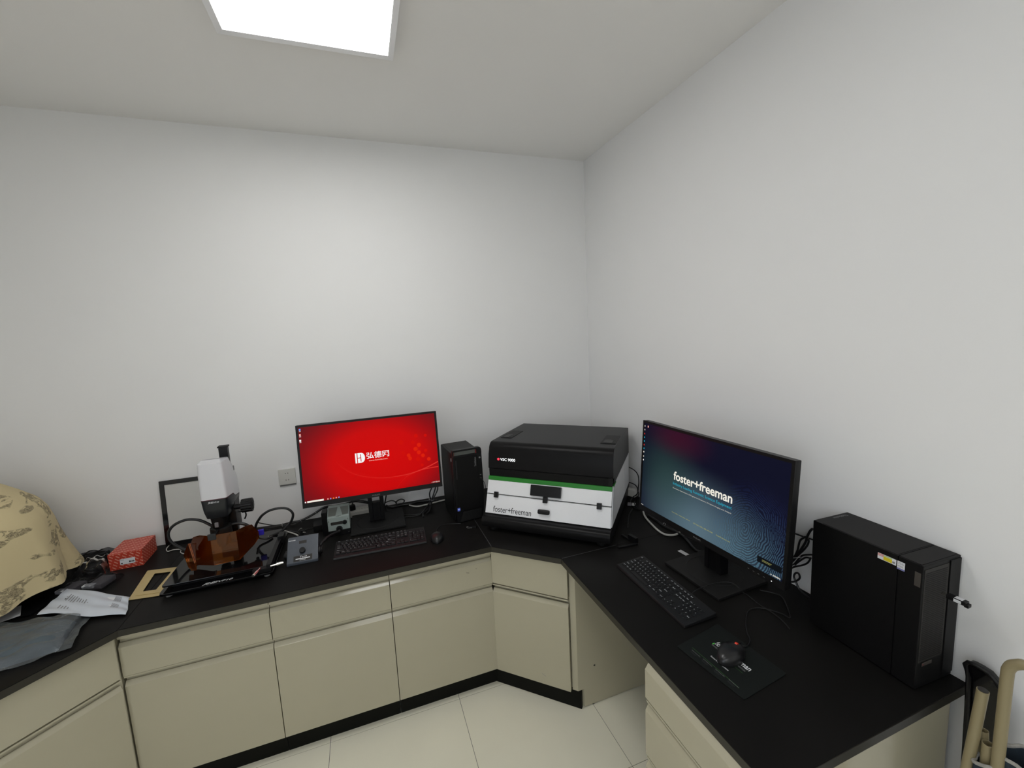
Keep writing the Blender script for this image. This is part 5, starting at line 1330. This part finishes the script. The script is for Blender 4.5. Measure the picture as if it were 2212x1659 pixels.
cable('middle one of the three black leads hanging under the right end of the red-screened monitor', [(-1.154, -0.14, 0.9), (-1.167, -0.14, 0.863), (-1.185, -0.14, 0.818), (-1.202, -0.148, 0.779), (-1.23, -0.201, 0.779), (-1.254, -0.233, 0.779), (-1.258, -0.281, 0.779)], 0.004, 'rubber')
cable('rightmost of the three black leads hanging under the right end of the red-screened monitor', [(-1.144, -0.14, 0.893), (-1.149, -0.14, 0.867), (-1.177, -0.14, 0.819), (-1.193, -0.14, 0.785), (-1.214, -0.208, 0.779), (-1.237, -0.248, 0.779)], 0.004, 'rubber')
cable('thin black cord from the raised-key keyboard', [(-1.495, -0.346, 0.778), (-1.474, -0.324, 0.778), (-1.453, -0.295, 0.778), (-1.429, -0.267, 0.778), (-1.403, -0.238, 0.778), (-1.356, -0.231, 0.778), (-1.31, -0.241, 0.778), (-1.279, -0.243, 0.778), (-1.263, -0.227, 0.778)], 0.002, 'rubber')
cable('thin black cord crossing the stand plate of the red-screened monitor', [(-1.481, -0.177, 0.778), (-1.455, -0.213, 0.778), (-1.432, -0.218, 0.778), (-1.401, -0.209, 0.778), (-1.365, -0.196, 0.778), (-1.319, -0.218, 0.778), (-1.263, -0.227, 0.778)], 0.002, 'rubber')
cable('white cable lying along the wall behind the slim tower', [(-1.315, -0.071, 0.779), (-1.275, -0.112, 0.779), (-1.222, -0.111, 0.779), (-1.18, -0.103, 0.779), (-1.139, -0.095, 0.779), (-1.085, -0.085, 0.779)], 0.0045, 'white_cable')
cable('upper black lead curving out behind the instrument onto the right wall', [(-0.03, -0.503, 0.946), (-0.03, -0.513, 0.947), (-0.03, -0.564, 0.943), (-0.03, -0.596, 0.924), (-0.03, -0.603, 0.885), (-0.03, -0.598, 0.851), (-0.03, -0.594, 0.824)], 0.003, 'rubber')
cable('lower black lead curving out behind the instrument onto the right wall', [(-0.03, -0.501, 0.849), (-0.03, -0.511, 0.851), (-0.03, -0.562, 0.855), (-0.03, -0.588, 0.843), (-0.03, -0.591, 0.823)], 0.003, 'rubber')
cable('outer coil of black lead between the instrument and the fingerprint-screened monitor', [(-0.06, -0.636, 0.844), (-0.06, -0.622, 0.819), (-0.06, -0.583, 0.788), (-0.099, -0.617, 0.779), (-0.125, -0.667, 0.779), (-0.127, -0.707, 0.779), (-0.12, -0.735, 0.779)], 0.0032, 'rubber')
cable('inner coil of black lead between the instrument and the fingerprint-screened monitor', [(-0.06, -0.636, 0.844), (-0.06, -0.642, 0.83), (-0.06, -0.628, 0.801), (-0.072, -0.619, 0.779), (-0.108, -0.676, 0.779), (-0.12, -0.735, 0.779)], 0.003, 'rubber')
cable('black lead on the counter along the right flank of the instrument', [(-0.142, -0.697, 0.778), (-0.204, -0.754, 0.778), (-0.272, -0.839, 0.778), (-0.304, -0.882, 0.778)], 0.003, 'rubber')
cable('thick white cable on the counter left of the fingerprint-screened monitor', [(-0.117, -0.76, 0.78), (-0.143, -0.808, 0.78), (-0.164, -0.871, 0.78), (-0.185, -0.967, 0.78), (-0.182, -1.018, 0.78), (-0.149, -1.041, 0.78), (-0.106, -1.033, 0.78)], 0.005, 'white_cable')
cable('black cable bundle below the lower edge of the fingerprint-screened monitor', [(-0.122, -0.807, 0.779), (-0.123, -0.889, 0.779), (-0.131, -0.947, 0.779), (-0.12, -1.033, 0.783), (-0.12, -1.083, 0.781), (-0.139, -1.136, 0.779), (-0.156, -1.201, 0.779), (-0.123, -1.24, 0.779)], 0.0055, 'rubber')
cable('thin black lead beside the bundle below the fingerprint-screened monitor', [(-0.135, -0.952, 0.779), (-0.12, -0.998, 0.786), (-0.12, -1.058, 0.782), (-0.12, -1.099, 0.788), (-0.12, -1.193, 0.808)], 0.003, 'rubber')
cable('straight black lead on the wall between the fingerprint-screened monitor and the large tower', [(-0.01, -1.529, 0.989), (-0.01, -1.536, 0.988), (-0.01, -1.572, 0.991), (-0.01, -1.614, 0.996)], 0.003, 'rubber')
cable('black lead rising to the back of the large tower', [(-0.05, -1.639, 1.058), (-0.05, -1.631, 1.047), (-0.05, -1.621, 1.021), (-0.05, -1.615, 0.995), (-0.05, -1.598, 0.956), (-0.05, -1.581, 0.918), (-0.05, -1.563, 0.888)], 0.0042, 'rubber')
cable('right strand of the tied black loops behind the large tower', [(-0.05, -1.614, 1.016), (-0.05, -1.626, 1.01), (-0.05, -1.624, 0.992), (-0.05, -1.612, 0.967), (-0.05, -1.592, 0.936), (-0.05, -1.574, 0.907), (-0.05, -1.56, 0.882)], 0.0036, 'rubber')
cable('left strand of the tied black loops behind the large tower', [(-0.05, -1.614, 1.016), (-0.05, -1.597, 0.996), (-0.05, -1.591, 0.974), (-0.05, -1.587, 0.95), (-0.05, -1.576, 0.92), (-0.05, -1.56, 0.892)], 0.0036, 'rubber')
cable('upper strand of the lower tied cable bunch behind the large tower', [(-0.05, -1.639, 0.96), (-0.05, -1.61, 0.943), (-0.05, -1.595, 0.923), (-0.05, -1.577, 0.891), (-0.05, -1.558, 0.866)], 0.0032, 'rubber')
cable('lowest strand of the lower tied cable bunch behind the large tower', [(-0.05, -1.637, 0.947), (-0.05, -1.627, 0.923), (-0.05, -1.607, 0.902), (-0.05, -1.584, 0.885), (-0.05, -1.559, 0.862)], 0.0032, 'rubber')
cable('middle strand of the lower tied cable bunch behind the large tower', [(-0.05, -1.635, 0.944), (-0.05, -1.617, 0.937), (-0.05, -1.595, 0.911), (-0.05, -1.577, 0.886), (-0.05, -1.559, 0.864)], 0.0032, 'rubber')
cable('single curled black lead on the counter behind the large tower', [(-0.04, -1.556, 0.804), (-0.04, -1.575, 0.817), (-0.04, -1.592, 0.84), (-0.04, -1.587, 0.856), (-0.04, -1.575, 0.85), (-0.04, -1.57, 0.833), (-0.04, -1.579, 0.816), (-0.04, -1.592, 0.796), (-0.04, -1.611, 0.788), (-0.04, -1.63, 0.784)], 0.0036, 'rubber')
cable('thin white lead curling at the foot of the black-framed board', [(-2.542, -0.019, 0.779), (-2.55, -0.043, 0.779), (-2.546, -0.079, 0.779), (-2.529, -0.11, 0.779), (-2.508, -0.103, 0.779), (-2.472, -0.116, 0.779), (-2.461, -0.151, 0.779), (-2.439, -0.177, 0.779), (-2.424, -0.178, 0.779)], 0.0022, 'white_cable')
cable('thin black cord of the flat keyboard crossing the fingerprint-screened monitor stand', [(-0.413, -1.45, 0.79), (-0.395, -1.445, 0.7935), (-0.354, -1.438, 0.7935), (-0.287, -1.437, 0.7935), (-0.235, -1.452, 0.7935), (-0.226, -1.48, 0.7925), (-0.222, -1.505, 0.78), (-0.219, -1.53, 0.778), (-0.227, -1.584, 0.778), (-0.223, -1.625, 0.778), (-0.23, -1.673, 0.778), (-0.246, -1.714, 0.778)], 0.0018)
def tie(label, c, ax, R):
    o = MB().torus((0,0,0), ax, R, 0.0013, seg=16, sec=6)
    o = o.build('cable_tie', 'tie', None); o.location = c
    tag(o, label, 'cable tie', 'clear cable ties')
tie('clear cable tie on the wall bundle right of the microscope loop', (-2.015,-0.044,0.786), (1,0,0), 0.0085)
tie('clear cable tie where the wall bundle starts to climb', (-1.920,-0.042,0.791), (1,0.0,0.3), 0.0080)
tie('clear cable tie on the climbing bundle near the red-screened monitor', (-1.837,-0.040,0.823), (1,0,0.6), 0.0080)
tie('clear cable tie round the leads hanging under the red-screened monitor', (-1.188,-0.140,0.819), (0.3,0,1), 0.0150)
tie('clear cable tie on the upper loops behind the large tower', (-0.052,-1.587,0.925), (0,0.45,0.9), 0.0170)
tie('clear cable tie on the lower bunch behind the large tower', (-0.052,-1.575,0.880), (0,0.8,0.5), 0.0110)
tie('clear cable tie on the bundle under the fingerprint-screened monitor', (-0.120,-0.935,0.783), (0,1,0), 0.0080)
t = thing('hose_connector', 'silver connector at the end of the thick hose, beside the blue plug', 'connector', (-2.040,-0.25,0.817), 0)
MB().cyl((0,0,0),(-0.026,0,-0.010),0.0055,0.0045,seg=14).build('barrel','chrome',t,smooth=True)
MB().cyl((-0.026,0,-0.010),(-0.046,0,-0.018),0.0032,0.0015,seg=12).build('tip','chrome',t,smooth=True)
MB().torus((-0.014,0,-0.005),(1,0,0.4),0.007,0.0013,seg=14,sec=6).build('ring','chrome',t)
t = thing('clip', 'small bright wire clip behind the slate control box', 'clip', (-1.898,-0.200,HC), 0)
MB().cyl((0,0,0.0),(0.004,0,0.024),0.010,0.008,seg=14).build('clip_body','black_soft',t)
MB().tube([(-0.012,0,0.004),(-0.014,0.0,0.022),(-0.004,0.0,0.034),(0.004,0.0,0.034)],0.0012,6).build('wire','chrome',t)
MB().tube([(-0.004,-0.004,0.006),(0.006,-0.006,0.014),(0.020,-0.006,0.010)],0.0012,6).build('wire','chrome',t)
t = thing('adaptor_head', 'white plug tangled with the black coil beside the instrument', 'plug', (-0.050,-0.560,HC+0.012), 0.4)
box('plug_body','socket',t,-0.018,0.018,-0.030,0.030,0.0,0.045,bevel=0.008)
t = thing('paper_tag', 'small white paper tag on the coil at the left edge of the fingerprint-screened monitor', 'tag', (-0.10,-0.650,HC+0.002), 0.9)
box('tag','paper',t,-0.020,0.020,-0.010,0.010,0.0,0.0012)
box('plug_end','grey_item',t,-0.030,-0.006,0.012,0.034,0.0,0.014,bevel=0.003)
t = thing('cable_clip', 'small grey connector on the counter in front of the slim tower', 'connector', (-1.030,-0.522,HC), -0.5)
box('connector_body','black',t,-0.022,0.022,-0.010,0.010,0.0,0.010,bevel=0.003)
MB().tube([(-0.020,-0.004,0.006),(-0.030,-0.010,0.007),(-0.022,-0.018,0.005),(0.0,-0.014,0.005)],0.0012,6).build('wire','print_grey',t)
t = thing('paper_tag', 'white paper tag under the fingerprint-screened monitor neck', 'tag', (-0.215,-1.205,HC+0.0008), 0.1)
box('tag','paper',t,-0.010,0.010,-0.045,0.045,0.0,0.0012)

# ================================================================ BOTTOM RIGHT CORNER
# black moulded shell leaning on the wall
t = thing('plastic_shell', 'black moulded plastic shell leaning on the wall past the counter end', 'plastic panel', (-0.05, -2.10, 0.0), 0)
O = [(-2.056,0.857),(-2.062,0.867),(-2.070,0.869),(-2.085,0.869),(-2.102,0.866),(-2.118,0.852),(-2.130,0.832),(-2.137,0.800),(-2.139,0.740),(-2.140,0.60),(-2.142,0.30),(-2.142,0.02),(-2.076,0.02),(-2.074,0.40),(-2.071,0.62),(-2.068,0.74),(-2.065,0.825)]
P = [(a+2.10, b) for a, b in O]
MB().prism(P, 'x', 0.010, 0.026).build('shell', 'gloss', t, bevel=0.003)
k = MB(); k.tube([(0.004, a, b) for a, b in P], 0.0055, 8, closed=True, smooth=False); k.build('rim', 'black', t, smooth=True)
box('slot', 'dark_hole', t, 0.0085, 0.0105, -0.020, -0.004, 0.832, 0.842, bevel=0.001)
MB().cyl((0.010,-0.024,0.800),(0.0075,-0.024,0.800),0.0026,seg=12).build('rivet','print_grey',t)

# folded camp bed: tan tubes in dark blue canvas sleeves
t = thing('folded_camp_bed', 'folded camp bed with tan steel tubes and dark blue canvas, leaning beside the counter', 'camp bed', (-0.28, -2.19, 0.0), 0)
def L3(x, y, z): return (x+0.28, y+2.19, z)
MB().tube([L3(-0.252,-2.171,0.952), L3(-0.258,-2.160,0.74), L3(-0.27,-2.150,0.30), L3(-0.275,-2.147,0.02)], 0.0105, 16, smooth=False).build('straight_tube','tan',t,smooth=True)
MB().cyl(L3(-0.252,-2.171,0.9515), L3(-0.252,-2.1712,0.9535), 0.0090, seg=16).build('tube_bore','dark_hole',t)
MB().tube([L3(-0.262,-2.206,0.40), L3(-0.256,-2.206,0.84), L3(-0.250,-2.204,1.00), L3(-0.250,-2.206,1.035), L3(-0.250,-2.217,1.052), L3(-0.250,-2.235,1.060), L3(-0.250,-2.30,1.062), L3(-0.250,-2.42,1.060), L3(-0.250,-2.445,1.045), L3(-0.250,-2.452,1.01), L3(-0.256,-2.455,0.40)], 0.0105, 16).build('bent_tube','tan',t,smooth=True)
k = MB(); k.cyl(L3(-0.248,-2.186,0.70), L3(-0.248,-2.186,0.829), 0.0105, seg=16, caps=False); k.build('short_tube','tan',t,smooth=True,solid=0.0015)
k = MB(); k.cyl(L3(-0.236,-2.178,0.76), L3(-0.232,-2.170,0.842), 0.0095, seg=14, caps=False); k.build('torn_sleeve','tan',t,solid=0.0010)
def sleeve(c0, c1, r0, r1, sd):
    k = MB(); c0 = Vector(c0); c1 = Vector(c1)
    def fn(u, v):
        a = 2*PI*u; r = (r0*(1-v)+r1*v)*(1+0.10*math.sin(3*a+sd)+0.05*math.sin(7*a+sd*2+3*v)); c = c0.lerp(c1, v)
        return (c.x+r*math.cos(a), c.y+r*math.sin(a), c.z+0.006*math.sin(2*a+sd)*v)
    k.grid(fn, 36, 14, closeu=True); k.build('canvas_sleeve','canvas',t,smooth=True,solid=0.002)
    k = MB(); rim = [Vector(fn(i/36, 1.0)) for i in range(36)]
    k.tube(rim, 0.0040, 7, closed=True, smooth=False); k.build('frayed_hem','fray',t,smooth=True)
sleeve(L3(-0.250,-2.188,0.05), L3(-0.250,-2.190,0.784), 0.026, 0.0215, 0.4)
sleeve(L3(-0.225,-2.245,0.05), L3(-0.219,-2.226,0.818), 0.034, 0.038, 1.7)

# ================================================================ SUB-PARTS: marks, caps and prints belong to the part they sit on
SUBS = {
 'monitor': {'lettering':'screen','desktop_icon':'screen','icon_caption':'screen','light_spot':'screen','light_trail':'screen','logo':'screen','search_box':'screen','taskbar_icon':'screen','tray_icons':'screen','notice':'screen','notice_text':'screen','maker_lettering':'bezel','menu_marks':'bezel','power_led':'bezel','swivel_ring':'base_plate','rear_bulge':'housing'},
 'mouse_pad': {'lettering':'pad','green_line':'pad','green_mark':'pad','small_print':'pad'},
 'forensic_instrument': {'door_handle':'drop_door','maker_lettering':'drop_door','model_lettering':'hood','power_light':'hood','cover_catch':'service_cover','cover_lettering':'service_cover','display':'upper_front'},
 'computer_tower': {'sticker_patch':'sticker','sticker_print':'sticker','slot_trim':'grab_handle','lit_cover_panel':'grab_handle','door_slot':'door_panel','power_light':'badge','chip_lettering':'chip_sticker','plugged_connector':'plugged_lead'},
 'controller_box': {'white_bar':'name_plate','dial_hub':'side_dial'},
 'stereo_microscope': {'knob_cap':'focus_knob','seam_line':'head_cover','cover_port':'head_cover','column_cap':'column','shield_flap':'orange_shield','shield_bracket':'orange_shield'},
 'cardboard_box': {'label_print':'box_label'},
 'wall_socket': {'slot':'socket_plate'},
 'lamp_unit': {'slider_knob':'slider_slot','arm_ribs':'flexible_arm','top_facets':'housing','mark':'housing'},
 'poly_mailer': {'printed_lines':'mailer','printed_heading':'mailer','bar_print':'shipping_label'},
 'computer_mouse': {'button_seam':'shell','scroll_wheel':'shell'},
 'base_cabinet': {'scuff_mark':'drawer'}, 'corner_cabinet': {'screw_hole':'side_panel','scuff_mark':'door'},
 'folded_camp_bed': {'tube_bore':'straight_tube','frayed_hem':'canvas_sleeve'},
 'plastic_shell': {'slot':'shell','rivet':'shell','rim':'shell'},
}
bpy.context.view_layer.update()
def bbc(o):
    c = [o.matrix_world @ Vector(v) for v in o.bound_box]
    return sum(c, Vector((0,0,0)))/8
base = lambda o: o.name.split('.')[0]
for o in list(COL.objects):
    if o.parent is None and base(o) in SUBS:
        kids = list(o.children); m = SUBS[base(o)]
        for c in kids:
            tgt = m.get(base(c))
            if not tgt: continue
            cand = [p for p in kids if base(p) == tgt and p is not c]
            if not cand: continue
            p = min(cand, key=lambda q: (bbc(q)-bbc(c)).length)
            c.parent = p
            c.matrix_parent_inverse = p.matrix_local.inverted()
